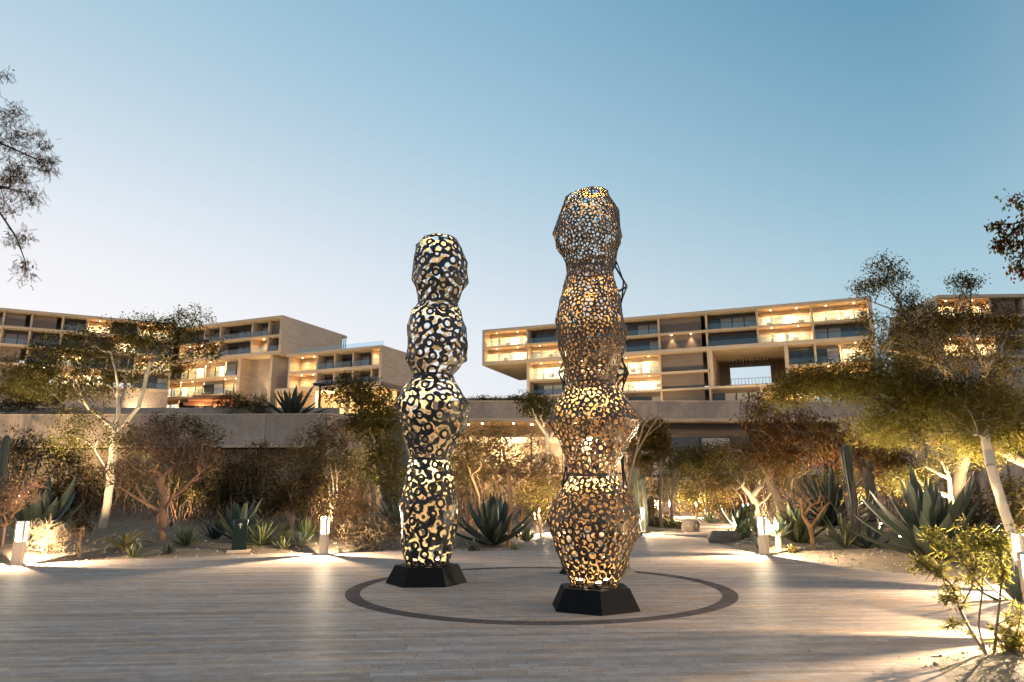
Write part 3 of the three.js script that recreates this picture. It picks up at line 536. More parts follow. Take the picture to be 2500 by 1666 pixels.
function perforated(S, field, nT, nY, cuts) {
  const F = new Float32Array((nY + 1) * nT), q = V(), yOf = (j) => S.y0 + (S.y1 - S.y0) * j / nY;
  for (let j = 0; j <= nY; j++) for (let i = 0; i < nT; i++) { S.pos(i / nT * 2 * Math.PI, yOf(j), 0, q); F[j * nT + i] = j < 2 || j > nY - 2 ? 1 : field(q.x, q.y, q.z); }
  // islands that touch nothing fall out; larger ones are tied to the rest by a bar
  const comp = new Int32Array(F.length).fill(-1), sizes = [], stack = [];
  for (let s = 0; s < F.length; s++) {
    if (F[s] <= 0 || comp[s] >= 0) continue;
    const id = sizes.length; let n = 0; stack.push(s); comp[s] = id;
    while (stack.length) { const c = stack.pop(), j = Math.floor(c / nT), i = c % nT; n++; for (const d of [j > 0 ? c - nT : -1, j < nY ? c + nT : -1, j * nT + (i + 1) % nT, j * nT + (i + nT - 1) % nT]) if (d >= 0 && F[d] > 0 && comp[d] < 0) { comp[d] = id; stack.push(d); } }
    sizes.push(n);
  }
  const main = sizes.indexOf(Math.max(...sizes)), tied = new Set([main]);
  for (let s = 0; s < F.length; s++) {
    const id = comp[s]; if (id < 0 || tied.has(id)) continue; tied.add(id);
    if (sizes[id] < 30) { for (let k = 0; k < F.length; k++) if (comp[k] === id) F[k] = -0.5; continue; }
    const j = Math.floor(s / nT), i = s % nT;   // run from a lowest cell outwards in eight ways to the nearest other solid
    let best = null;
    for (const [dj, di] of [[-1, 0], [0, 1], [0, -1], [-1, 1], [-1, -1]]) for (let k = 1; k < 40; k++) { const jj = j + dj * k, ii = (i + di * k + nT * 8) % nT; if (jj < 0) break; const c = comp[jj * nT + ii]; if (c >= 0 && c !== id) { if (!best || k < best[2]) best = [dj, di, k]; break; } }
    if (best) for (let k = 0; k <= best[2]; k++) for (let a = -1; a < 2; a++) for (let b = -1; b < 2; b++) { const jj = clamp(j + best[0] * k + a, 0, nY), ii = (i + best[1] * k + b + nT * 8) % nT; F[jj * nT + ii] = Math.max(F[jj * nT + ii], 0.4); }
  }
  const lobes = [];
  for (let L = 0; L < cuts.length - 1; L++) {
    const j0 = Math.round((cuts[L] - S.y0) / (S.y1 - S.y0) * nY), j1 = Math.round((cuts[L + 1] - S.y0) / (S.y1 - S.y0) * nY), sheets = [0, 1].map(() => ({ p: [], i: [] })), wall = { p: [], i: [] };
    const ids = new Map(), T = 0.012;
    const vert = (key, th, y) => { if (ids.has(key)) return ids.get(key); const id = sheets[0].p.length / 3; for (let s = 0; s < 2; s++) { S.pos(th, y, s * T, q); sheets[s].p.push(q.x, q.y, q.z); } ids.set(key, id); return id; };
    for (let j = j0; j < j1; j++) for (let i = 0; i < nT; i++) {
      const cs = [[i, j], [i + 1, j], [i + 1, j + 1], [i, j + 1]], f = cs.map(([a, b]) => F[b * nT + a % nT]), poly = [];
      if (f[0] <= 0 && f[1] <= 0 && f[2] <= 0 && f[3] <= 0) continue;
      for (let k = 0; k < 4; k++) {
        const A = cs[k], B = cs[(k + 1) % 4], fa = f[k], fb = f[(k + 1) % 4];
        if (fa > 0) poly.push([vert('c' + A[0] % nT + ',' + A[1], A[0] / nT * 2 * Math.PI, yOf(A[1])), 0]);
        if (fa > 0 !== fb > 0) { const t = fa / (fa - fb), ga = lerp(A[0], B[0], t), gb = lerp(A[1], B[1], t); poly.push([vert('e' + Math.min(A[0], B[0]) % nT + ',' + Math.min(A[1], B[1]) + (A[1] === B[1] ? 'h' : 'v'), ga / nT * 2 * Math.PI, yOf(gb)), fa > 0 ? 1 : 2]); }
      }
      for (let k = 1; k < poly.length - 1; k++) { sheets[0].i.push(poly[0][0], poly[k][0], poly[k + 1][0]); sheets[1].i.push(poly[0][0], poly[k + 1][0], poly[k][0]); }
      for (let k = 0; k < poly.length; k++) { const a = poly[k], b = poly[(k + 1) % poly.length]; if (a[1] === 1 && b[1] === 2) { const n = wall.p.length / 3; for (const [v, s] of [[a[0], 0], [b[0], 0], [b[0], 1], [a[0], 1]]) wall.p.push(sheets[s].p[3 * v], sheets[s].p[3 * v + 1], sheets[s].p[3 * v + 2]); wall.i.push(n, n + 1, n + 2, n, n + 2, n + 3); } }
    }
    const geo = (s) => { const g = new THREE.BufferGeometry(); g.setAttribute('position', new THREE.BufferAttribute(new Float32Array(s.p), 3)); g.setIndex(new THREE.BufferAttribute(new Uint32Array(s.i), 1)); g.computeVertexNormals(); return g; };
    lobes.push([mergeGeometries([geo(sheets[0]), geo(wall)]), geo(sheets[1])]);
  }
  return lobes;
}
function scatterOn(S, spacing, tries, seed, make) {   // features thrown over the shell, no two closer than the spacing asks
  SEED = seed; const N = new Near(0.4), q = V();
  for (let t = 0; t < tries; t++) { const th = rnd() * 2 * Math.PI, y = rr(S.y0, S.y1), s = spacing(y); S.pos(th, y, 0, q); let ok = true; N.each(q.x, q.y, q.z, (o, d) => { if (d < (s + o.s) / 2) ok = false; }); if (ok) N.add({ x: q.x, y: q.y, z: q.z, s, ...(make ? make() : {}) }); }
  const K = new Near(Math.max(0.12, Math.min(0.4, 0.14))); for (const o of N.a) K.add(o); K.a = N.a; return [N, K];
}
function plinth(parent, X, Z, R0, R1, h, turn) {
  const pts = []; const g = new GB(), hex = (r, y, k) => V(r * Math.sin(turn + k * Math.PI / 3), y, r * Math.cos(turn + k * Math.PI / 3));
  for (let k = 0; k < 6; k++) { g.quad(hex(R0, 0, k), hex(R0, 0, k + 1), hex(R1, h, k + 1), hex(R1, h, k), [1, 1, 1]); g.quad(hex(R1, h, k), hex(R1, h, k + 1), V(0, h, 0), V(0, h, 0), [1, 1, 1]); }
  const geo = g.geo(true); geo.deleteAttribute('color'); return part('plinth', geo, M.plinth, parent);
}
function uplights(parent, n, r, y, power, turn, aim) {
  for (let k = 0; k < n; k++) {
    const a = turn + k / n * 2 * Math.PI, x = r * Math.sin(a), z = r * Math.cos(a), f = part('uplight', new THREE.CylinderGeometry(0.05, 0.06, 0.07, 14), M.plinth, parent); f.position.set(x, y + 0.035, z);
    const l = part('lens', new THREE.CylinderGeometry(0.04, 0.04, 0.012, 14), M.spotglow, f); l.position.set(0, 0.042, 0);
    const s = new THREE.SpotLight(new THREE.Color(1, 0.74, 0.42), power, 0, 0.34, 1); lamp(s, parent, [x, y + 0.1, z], 2); s.target.position.set(-x * 0.5, y + 5, -z * 0.5); parent.add(s.target);
    lamp(new THREE.PointLight(new THREE.Color(1, 0.74, 0.42), power * 0.002), parent, [x * 0.6, y + 0.16, z * 0.6], 2);
  }
}
function sculpture(label, Z, rows, phase, hexTurn, hexR, kind, power, seed) {
  const S = shellOf(Z, rows, phase), X = S.R[0].x, foot = [X, 0, -Z], t = thing('sculpture', label, 'sculpture', foot, 0);
  plinth(t, X, Z, hexR, hexR * 0.78, S.y0 + 0.005, hexTurn);
  const cuts = [S.y0, ...S.R.slice(1, -1).filter((r, k) => S.R[k].r > r.r && S.R[k + 2].r > r.r && r.r < 0.9).map((r) => r.y), S.y1];
  let field, nT, nY;
  if (kind === 'rings') {
    const [, K] = scatterOn(S, (y) => lerp(0.108, 0.062, clamp((y - 1) / 4, 0, 1)) * rr(0.82, 1.15), 60000, seed);
    field = (x, y, z) => { let a = 9, b = 9, s = 0.08, ring = -1; K.each(x, y, z, (o, d) => { const e = d / o.s; if (e < a) { b = a; a = e; s = o.s; } else if (e < b) b = e; const v = lerp(0.011, 0.0068, clamp((y - 1.5) / 4, 0, 1)) - Math.abs(d - o.s * 0.5); if (v > ring) ring = v; }); return Math.max(ring, (0.055 - (b - a)) * s * 0.5) * 100; };
    nT = 310; nY = 480;
  } else {
    const [N] = scatterOn(S, () => 0.17 + 0.21 * rnd() ** 1.4, 20000, seed);
    const waves = []; for (let k = 0; k < 26; k++) { const c = rr(-1, 1), a = rr(0, 6.283), s = Math.sqrt(1 - c * c), w = 2 * Math.PI / rr(0.115, 0.165); waves.push([w * s * Math.cos(a), w * c, w * s * Math.sin(a), rr(0, 6.283)]); }
    field = (x, y, z) => {
      let n = 0; for (const [a, b, c, p] of waves) n += Math.cos(a * x + b * y + c * z + p); n = n / 3.7 + 0.11;
      let bd = 9, o = null; N.each(x, y, z, (f, d) => { if (d / f.s < bd) { bd = d / f.s; o = f; } }); if (!o) return n;
      const d = bd * o.s, hole = o.s * 0.19, st = 0.014 + o.s * 0.036, ring = (st - Math.abs(d - hole - st)) * 45, e = 1 - smoothstep(d, hole + 2 * st, hole + 2 * st + 0.035);
      return lerp(n, ring, e) + (d > hole + st ? Math.max(0, n) * 0.25 : 0);
    };
    nT = 220; nY = 380;
  }
  perforated(S, field, nT, nY, cuts).forEach(([outer, inner]) => {
    outer.translate(-X, 0, Z); inner.translate(-X, 0, Z);
    const m = part('perforated_lobe', outer, kind === 'rings' ? M.bronze : M.blacksteel, t); part('gold_lining', inner, kind === 'rings' ? M.gold : M.palegold, m);
  });
  for (const y of cuts.slice(1, -1)) {   // the welded ring between two lobes
    const g = new GB(), P = (k, i, dy) => { const v = S.pos(k / 32 * 2 * Math.PI, y, i, V()); return V(v.x - X, y + dy, v.z + Z); };
    for (let k = 0; k < 32; k++) for (const i of [-0.004, 0.018]) g.quad(P(k, i, -0.014), P(k + 1, i, -0.014), P(k + 1, i, 0.014), P(k, i, 0.014), [1, 1, 1]);
    part('neck_ring', g.geo(), kind === 'rings' ? M.bronze : M.blacksteel, t);
  }
  uplights(t, 3, 0.22, S.y0, power, 0.1, S);
  return t;
}
sculpture('tall bronze sculpture of densely ringed mesh, nearest on its black plinth', 10.3, [[466, 1432, 1468], [469, 1417, 1484], [481, 1382, 1489], [520, 1364, 1510], [574, 1350, 1519], [600, 1358, 1514], [631, 1376, 1505], [660, 1384, 1495], [689, 1379, 1503], [727, 1366, 1513], [785, 1356, 1525], [812, 1357, 1532], [855, 1364, 1526], [900, 1379, 1510], [936, 1384, 1502],
  [958, 1370, 1519], [989, 1353, 1540], [1030, 1336, 1568], [1054, 1351, 1555], [1092, 1370, 1532], [1134, 1385, 1511], [1161, 1393, 1505], [1180, 1381, 1517], [1222, 1351, 1544], [1268, 1335, 1567], [1302, 1343, 1561], [1341, 1357, 1544], [1379, 1370, 1532], [1432, 1397, 1507]], 0.1, 0.02, 0.665, 'rings', 58, 31);
sculpture('black steel sculpture cut with large leopard-like spots and rings, left of the others', 12.9, [[581, 1052, 1098], [584, 1033, 1114], [601, 1017, 1126], [646, 1006, 1142], [687, 1007, 1143], [710, 1016, 1131], [742, 1022, 1117], [763, 1003, 1126], [800, 996, 1138], [848, 993, 1144], [878, 992, 1139], [918, 1008, 1106], [950, 985, 1123], [990, 964, 1149],
  [1035, 976, 1142], [1072, 984, 1120], [1121, 999, 1096], [1164, 989, 1108], [1231, 978, 1118], [1286, 978, 1118], [1332, 981, 1111], [1380, 987, 1097]], 0.2, -0.46, 0.72, 'spots', 56, 32);
{
  // the third, an open lattice of flat bars, mostly hidden behind the tall one
  const Z = 14.2, S = shellOf(Z, [[628, 1432, 1474], [645, 1405, 1504], [700, 1378, 1528], [742, 1384, 1516], [800, 1412, 1492], [862, 1390, 1514], [910, 1366, 1531], [960, 1384, 1518], [1035, 1412, 1494], [1110, 1384, 1520], [1190, 1376, 1528], [1280, 1390, 1520], [1372, 1420, 1496]], 0);
  const X = S.R[0].x, t = thing('sculpture', 'open lattice sculpture of flat dark bars, standing hidden behind the tall ringed one', 'sculpture', [X, 0, -Z]);
  plinth(t, X, Z, 0.75, 0.58, S.y0, 0.5);
  const node = (k, i) => { const r = S.R[k], a = (i + (k % 2) / 2) / 10 * 2 * Math.PI + 0.3; return V(r.x - X + r.r * Math.sin(a), r.y, r.r * Math.cos(a)); };
  const bar = (g, a, b) => { const d = V().subVectors(b, a).normalize(), n = V((a.x + b.x) / 2, 0, (a.z + b.z) / 2).normalize(), w = V().crossVectors(d, n).normalize().multiplyScalar(0.022), th = n.clone().multiplyScalar(0.012), c = [1, 1, 1]; for (const s of [1, -1]) { const o = th.clone().multiplyScalar(s * 0.5); g.quad(a.clone().add(w).add(o), b.clone().add(w).add(o), b.clone().sub(w).add(o), a.clone().sub(w).add(o), c); } for (const s of [1, -1]) { const o = w.clone().multiplyScalar(s); g.quad(a.clone().add(o).add(th), b.clone().add(o).add(th), b.clone().add(o).sub(th), a.clone().add(o).sub(th), c); } };
  for (let k = 0; k < S.R.length - 1; k++) { const g = new GB(); for (let i = 0; i < 10; i++) { if ((i * 7 + k * 3) % 5 !== 0) bar(g, node(k, i), node(k, (i + 1) % 10)); bar(g, node(k, i), node(k + 1, i)); if ((i + 2 * k) % 3 === 0) bar(g, node(k, (i + (k % 2 ? 1 : 9)) % 10), node(k + 1, i)); } part('bar_lattice', g.geo(), M.blacksteel, t); }
  uplights(t, 1, 0.2, S.y0, 30, 2, S);
}

// ---------------------------------------------------------------- bollard lights
function makeBollard() {
  const b = thing('bollard_light', '', 'bollard light'); b.userData.group = 'bollard lights along the plaza and the path';
  part('shaft', new RoundedBoxGeometry(0.19, 0.5, 0.19, 2, 0.008).translate(0, 0.25, 0), M.bollard, b);
  part('foot_plate', new RoundedBoxGeometry(0.24, 0.02, 0.24, 2, 0.005).translate(0, 0.012, 0), M.bollard, b);
  for (const [i, j] of [[1, 1], [1, -1], [-1, 1], [-1, -1]]) part('post', boxGeo(-0.021, 0.021, 0.5, 0.9, -0.021, 0.021).translate(i * 0.078, 0, j * 0.078), M.bollard, b);
  part('lamp_disc', new THREE.CylinderGeometry(0.05, 0.05, 0.012, 16).translate(0, 0.892, 0), M.tube, b);
  part('cap', new RoundedBoxGeometry(0.19, 0.025, 0.19, 2, 0.006).translate(0, 0.912, 0), M.bollard, b);
  const tube = part('glow_tube', new THREE.CylinderGeometry(0.016, 0.016, 0.38, 12).translate(0, 0.7, 0), M.tube, b);
  lamp(new THREE.PointLight(new THREE.Color(1, 0.8, 0.52), BOLLARD_POWER * 0.3), b, [0, 0.7, 0], 0.5);
  const s = new THREE.SpotLight(new THREE.Color(1, 0.8, 0.52), BOLLARD_POWER, 0, 1.42, 0.55); lamp(s, b, [0, 0.86, 0], 0.5); s.target.position.set(0, 0, 0); b.add(s.target);
  return b;
}
const BOLLARD_POWER = 78;
const proto = makeBollard(); let protoUsed = false;
function bollard(p, turn, label) {
  const b = protoUsed ? proto.clone() : proto; if (protoUsed) { b.name = numbered('bollard_light'); scene.add(b); } protoUsed = true;
  const [x, z] = p; b.position.set(x, Math.max(0, groundH(x, z)), z); b.rotation.y = turn; b.userData = { ...proto.userData, label };
  return b;
}
bollard(gp(40, 1380), 0.25, 'bollard light beside the pale dry bush at the left edge of the plaza');
bollard(gp(789, 1354), 0.02, 'bollard light in front of the round twiggy bush, left of the sculptures');
bollard(gp(1867, 1354), 0.75, 'bollard light beside the bright pale agave, nearest on the right of the plaza');
bollard(gp(1566, 1303), 0.1, 'bollard light close behind the right flank of the tall sculpture');
bollard(gp(1706, 1264), 0.2, 'bollard light at the right of the far path, below the green shrub');
bollard(gp(1640, 1262), 0.2, 'bollard light behind the leafy low plants left of the far path');
bollard(gp(1657, 1250), 0.3, 'farthest bollard light, in front of the low grey garden wall');
bollard(gp(1824, 1284), 0.5, 'bollard light below the twisted pale tree on the right, behind the prickly pear');
bollard(gp(1847, 1294), 0.3, 'bollard light half hidden by the prickly pear and the nearest right bollard');
bollard(gp(1606, 1270), 0.4, 'bollard light among reddish leaves left of the far path');
bollard(gp(1313, 1302), 0.3, 'bollard light between the two sculptures, behind the big agave');
bollard(gp(2540, 1562), 0.9, 'bollard light in the bush at the lower right corner');
bollard(gp(2508, 1446), 0.4, 'bollard light at the right picture edge below the white trunk');
{
  const p = gp(582, 1352), S = thing('path_sign', 'dark glassy sign pillar with a white arrow pointing up, among agaves', 'sign', [p[0], 0.02, p[1]], 0.32);
  part('base_slab', new RoundedBoxGeometry(0.56, 0.07, 0.36, 2, 0.012).translate(0, 0.035, 0), M.concrete, S);
  M.signglass = std({ color: new THREE.Color(0.014, 0.026, 0.024), roughness: 0.12, metalness: 0.4 });
  part('panel', new RoundedBoxGeometry(0.36, 0.76, 0.16, 3, 0.012).translate(0, 0.45, 0), M.signglass, S);
  const a = new THREE.Shape([[-0.012, 0], [0.012, 0], [0.012, 0.13], [0.05, 0.09], [0.064, 0.104], [0, 0.17], [-0.064, 0.104], [-0.05, 0.09], [-0.012, 0.13]].map(([x, y]) => new THREE.Vector2(x, y)));
  part('arrow', new THREE.ExtrudeGeometry(a, { depth: 0.004, bevelEnabled: false }).scale(0.75, 0.8, 1).translate(0, 0.6, 0.081), std({ color: new THREE.Color(0.42, 0.38, 0.33), roughness: 0.5 }), S);
}

// ---------------------------------------------------------------- plants
const C = (r, g, b) => [r, g, b];
const shade = (c, k) => [c[0] * k, c[1] * k, c[2] * k];
const mixc = (a, b, t) => [lerp(a[0], b[0], t), lerp(a[1], b[1], t), lerp(a[2], b[2], t)];
const LEAF_TONE = 2.4, LEAF_MORE = 1.05;
const BARK = { white: C(0.5, 0.43, 0.34), tan: C(0.36, 0.25, 0.16), orange: C(0.4, 0.22, 0.1), grey: C(0.25, 0.2, 0.16), dry: C(0.4, 0.29, 0.18), dark: C(0.12, 0.09, 0.07), rust: C(0.3, 0.16, 0.09) };
const LEAF = Object.fromEntries(Object.entries({ olive: [C(0.125, 0.122, 0.045), C(0.195, 0.175, 0.06)], dark: [C(0.085, 0.088, 0.036), C(0.145, 0.132, 0.05)], gold: [C(0.27, 0.185, 0.06), C(0.36, 0.255, 0.09)], green: [C(0.135, 0.132, 0.042), C(0.21, 0.195, 0.06)], brown: [C(0.18, 0.128, 0.05), C(0.26, 0.19, 0.07)], red: [C(0.19, 0.065, 0.035), C(0.28, 0.12, 0.055)], rust: [C(0.21, 0.13, 0.05), C(0.29, 0.195, 0.07)], lime: [C(0.17, 0.165, 0.045), C(0.25, 0.22, 0.06)] }).map(([k, c]) => [k, c.map((q) => q.map((w) => Math.min(0.62, w * LEAF_TONE)))]));
// A plant grown from its trunk towards points strewn through its crown. All places are read as [x, y, nearer or farther] in the picture at distance Z.
function grow(name, label, category, o) {
  SEED = o.seed || 1; const Z = o.Z, W3 = ([x, y, dz = 0]) => at(x, y, Z + dz), lim = o.trunk.map(W3), base = lim[0].clone(), g0 = groundH(base.x, base.z);
  if (!o.free) { if (g0 < base.y - 0.02) { lim.unshift(V(base.x, g0 - 0.05, base.z)); } base.y = g0; }
  const t = thing(name, label, category, [base.x, base.y, base.z], 0, o.group), N = [];
  const chain = (pts, from) => { let k = from; for (const p of pts) { const a = N[k]; const d = a ? a.p.distanceTo(p) : 0, m = a ? Math.max(1, Math.round(d / (o.seg || 0.35))) : 1; for (let s = 1; s <= m; s++) { const q = a ? V().lerpVectors(a.p, p, s / m) : p.clone(); if (a && s < m) q.add(V(gauss(), gauss() * 0.5, gauss()).multiplyScalar((o.wob ?? 0.035) * (o.seg || 0.35) / 0.35)); N.push({ p: q, up: k, len: a ? N[k].len + N[k].p.distanceTo(q) : 0, w: 0, main: true }); k = N.length - 1; } } return k; };
  chain(lim, -1);
  for (const L of o.limbs || []) { const P = L.map(W3); let b = 0, bd = 1e9; N.forEach((n, i) => { const d = n.p.distanceTo(P[0]); if (d < bd) { bd = d; b = i; } }); chain(bd < 0.05 ? P.slice(1) : P, b); }
  const pts = [], cen = V(), dens = o.density || 1;
  if (o.along) for (const [L, n, sg] of o.along) for (let k = 0; k < n; k++) { const f = rnd() ** 0.8 * (L.length - 1), i = Math.min(L.length - 2, Math.floor(f)), t = f - i; pts.push(at(lerp(L[i][0], L[i + 1][0], t) + gauss() * sg, lerp(L[i][1], L[i + 1][1], t) + gauss() * sg, Z + gauss() * sg * Z / FOCAL)); }
  for (const [x, y, rx, ry, n, dz = 0, deep = 0.8] of o.blobs || []) {
    const c = at(x, y, Z + dz), ux = rx * Z / FOCAL, uy = ry * Z / FOCAL;
    for (let k = 0; k < n * dens; k++) { const v = V(gauss(), gauss(), gauss()).normalize().multiplyScalar(rnd() ** 0.45); pts.push(V(c.x + v.x * ux, Math.max(c.y + v.y * uy, groundH(c.x, c.z) + 0.08), c.z + v.z * ux * deep)); }
  }
  const top = N[N.length - 1].p, root = o.limbs ? N[Math.floor(N.length / 2)].p : top;
  pts.sort((a, b) => a.distanceToSquared(root) - b.distanceToSquared(root));
  const tips = [];
  for (const p of pts) {
    let b = 0, bd = 1e9;
    for (let i = o.low ? 0 : Math.min(lim.length, 2); i < N.length; i++) { const n = N[i], dx = n.p.x - p.x, dy = n.p.y - p.y, dz = n.p.z - p.z; const d = Math.sqrt(dx * dx + dy * dy + dz * dz) * (1 + (dy > 0.1 ? 0.25 : 0)) + 0.22 * n.len; if (d < bd) { bd = d; b = i; } }
    const a = N[b], L = a.p.distanceTo(p); if (L < 0.01) continue;
    let k = b; if (L > 0.22) { const m = V().lerpVectors(a.p, p, 0.5).add(V(gauss(), gauss() + (o.arch ?? 0.5), gauss()).multiplyScalar(0.11 * L)); N.push({ p: m, up: b, len: a.len + L / 2, w: 0 }); k = N.length - 1; }
    N.push({ p: p.clone(), up: k, len: a.len + L, w: 0, tip: true }); tips.push(N.length - 1);
  }
  for (let i = N.length - 1; i >= 0; i--) { const n = N[i]; n.w = Math.max(n.w, 1); if (n.up >= 0) N[n.up].w += n.w; }
  for (const n of N) if (n.up >= 0 && (N[n.up].heir === undefined || N[n.up].heir.w < n.w)) N[n.up].heir = n;
  const w0 = N[0].w, ex = o.taper || 0.5, rMin = o.twig || 0.005, rad = (n) => Math.max(rMin, o.r0 * (n.w / w0) ** ex);
  const trunk = new GB(), tw = new GB(), bark = o.bark || BARK.tan, lf0 = !!o.leaf, rel = (p) => V(p.x - base.x, p.y - base.y, p.z - base.z);
  N.forEach((n) => {
    if (n.up < 0) return; const u = N[n.up], ra = rad(u), rb = rad(n), thick = ra > 0.028, A = rel(u.p), B = rel(n.p);
    const fine = lf0 && rb < 0.016 ? mixc(bark, C(0.16, 0.1, 0.06), 0.75) : bark, ca = shade(fine, rr(0.8, 1.12)), cb = shade(fine, rr(0.8, 1.12));
    if (thick) B.add(V().subVectors(B, A).multiplyScalar(0.04));
    (thick ? trunk : tw).stick(A, B, u.heir === n ? ra : Math.min(ra, rb * (thick ? 1.25 : 1.5)), rb, thick ? 8 : rb > 0.014 ? 4 : 3, ca, cb);
  });
  const twigs = o.twigs || 0;
  for (const k of tips) for (let j = 0; j < twigs; j++) { const P = rel(N[k].p), d = V(gauss(), gauss() + 0.15, gauss()).normalize(), m = P.clone().addScaledVector(d, rr(0.1, 0.3) * (o.twigL || 1)); tw.stick(P, m, rMin, rMin * 0.5, 3, lf0 ? mixc(bark, C(0.16, 0.1, 0.06), 0.6) : bark, shade(bark, lf0 ? 0.5 : 1.1)); }
  if (trunk.count) part('trunk', trunk.geo(), M.bark, t); if (tw.count) part(trunk.count ? 'branching' : 'stem', tw.geo(), M.bark, t);
  const lf = o.leaf;
  if (lf) {
    const g = new GB(), d = V(), s = V(), c = V(), [c0, c1] = LEAF[lf.pal], alt = lf.alt && LEAF[lf.alt];
    for (const k of tips) {
      const P = rel(N[k].p), tone = rr(0.75, 1.2), pal = alt && rnd() < (lf.share || 0.3) ? alt : [c0, c1], sp = lf.spread || 0.14;
      for (let j = 0; j < lf.n * LEAF_MORE; j++) {
        c.set(P.x + gauss() * sp, P.y + gauss() * sp * 0.8, P.z + gauss() * sp);
        d.set(gauss(), gauss() * 0.8 - (lf.droop || 0), gauss()).normalize();
        if (lf.fern) {   // a fern-like spray: leaflets along both sides of a fine stalk
          const R = lf.fern * rr(0.7, 1.2), col = shade(mixc(pal[0], pal[1], rnd()), tone), q = V(gauss(), gauss(), gauss()).cross(d).normalize(), D = d.clone(), m = lf.pairs || 5;
          const end = c.clone().addScaledVector(D, R); g.stick(c.clone(), end, 0.0012, 0.0008, 3, col, col);
          for (let a = 1; a <= m; a++) for (const e of [1, -1]) { const b = c.clone().addScaledVector(D, R * a / m), l = q.clone().multiplyScalar(e).addScaledVector(D, 0.45).normalize(); s.crossVectors(l, V(0.2, 1, 0.1)).normalize(); g.leaf(b, l, s, lf.L * rr(0.8, 1.2), lf.W, shade(col, rr(0.85, 1.15))); }
        } else { s.set(gauss(), gauss(), gauss()).cross(d).normalize(); g.leaf(c, d, s, 1.12 * lf.L * rr(0.6, 1.35), 1.12 * lf.W * rr(0.7, 1.2), shade(mixc(pal[0], pal[1], rnd()), tone * rr(0.85, 1.15))); }
      }
    }
    part('crown', g.geo(), M.leaf, t);
  }
  return t;
}
// ---- succulents
function bladeGeo(L, Wd, bend, thick, c0, c1, fold = 0.3, n = 7) {   // one leaf along +z, bending up or down, fleshy, with a spine at the tip
  const g = new GB(), rows = [];
  for (let k = 0; k <= n; k++) {
    const t = k / n, w = Wd / 2 * (0.72 + 1.3 * t - 0.5 * t * t) * Math.min(1, (1 - t) * 2.3 + 0.0) ** 0.8 + 0.002, a = bend * t * t, z = L * (t * Math.cos(a * 0.6)), y = L * t * Math.sin(a * 0.6), th = thick * (1 - t * 0.8);
    rows.push([V(-w, y + fold * w, z), V(0, y, z), V(w, y + fold * w, z), V(0, y - th, z)]);
  }
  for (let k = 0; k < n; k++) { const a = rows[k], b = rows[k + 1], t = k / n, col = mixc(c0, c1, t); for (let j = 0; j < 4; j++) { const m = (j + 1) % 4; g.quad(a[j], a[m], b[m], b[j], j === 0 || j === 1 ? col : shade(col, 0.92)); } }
  return g.geo();
}
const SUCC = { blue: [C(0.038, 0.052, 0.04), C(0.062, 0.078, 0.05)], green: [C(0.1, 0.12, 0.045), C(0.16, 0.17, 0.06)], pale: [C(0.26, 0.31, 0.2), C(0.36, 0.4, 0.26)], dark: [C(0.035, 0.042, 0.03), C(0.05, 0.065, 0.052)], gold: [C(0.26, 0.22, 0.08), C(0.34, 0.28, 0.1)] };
function rosette(name, label, category, px_, Z, o, group) {
  SEED = o.seed || 3; const q = at(px_, 1250, Z), y = o.y ?? groundH(q.x, q.z), t = thing(name, label, category, [q.x, y, q.z], 0, group);
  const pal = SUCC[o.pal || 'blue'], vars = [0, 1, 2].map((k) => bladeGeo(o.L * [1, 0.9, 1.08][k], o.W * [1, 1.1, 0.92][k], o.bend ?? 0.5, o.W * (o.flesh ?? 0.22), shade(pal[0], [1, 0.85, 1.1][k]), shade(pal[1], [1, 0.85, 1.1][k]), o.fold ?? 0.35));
  const stem = o.stem || 0;
  if (stem) { const s = new GB(); s.stick(V(0, -0.05, 0), V(0, stem, 0), 0.06 + o.W * 0.3, 0.05 + o.W * 0.3, 8, BARK.tan, BARK.tan); part('stem', s.geo(), M.bark, t); }
  for (let k = 0; k < o.n; k++) {
    const f = (k + 0.5) / o.n, el = lerp(o.lo ?? 0.12, o.hi ?? 1.35, f ** (o.pow || 1.15)) + rr(-0.1, 0.1), az = k * 2.39996 + rr(-0.2, 0.2), sc = rr(0.82, 1.1) * (f > 0.85 ? 0.85 : 1);
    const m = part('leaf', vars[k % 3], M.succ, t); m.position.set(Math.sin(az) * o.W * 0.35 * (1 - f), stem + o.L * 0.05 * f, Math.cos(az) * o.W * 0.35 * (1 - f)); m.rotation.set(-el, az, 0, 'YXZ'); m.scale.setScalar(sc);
  }
  return t;
}
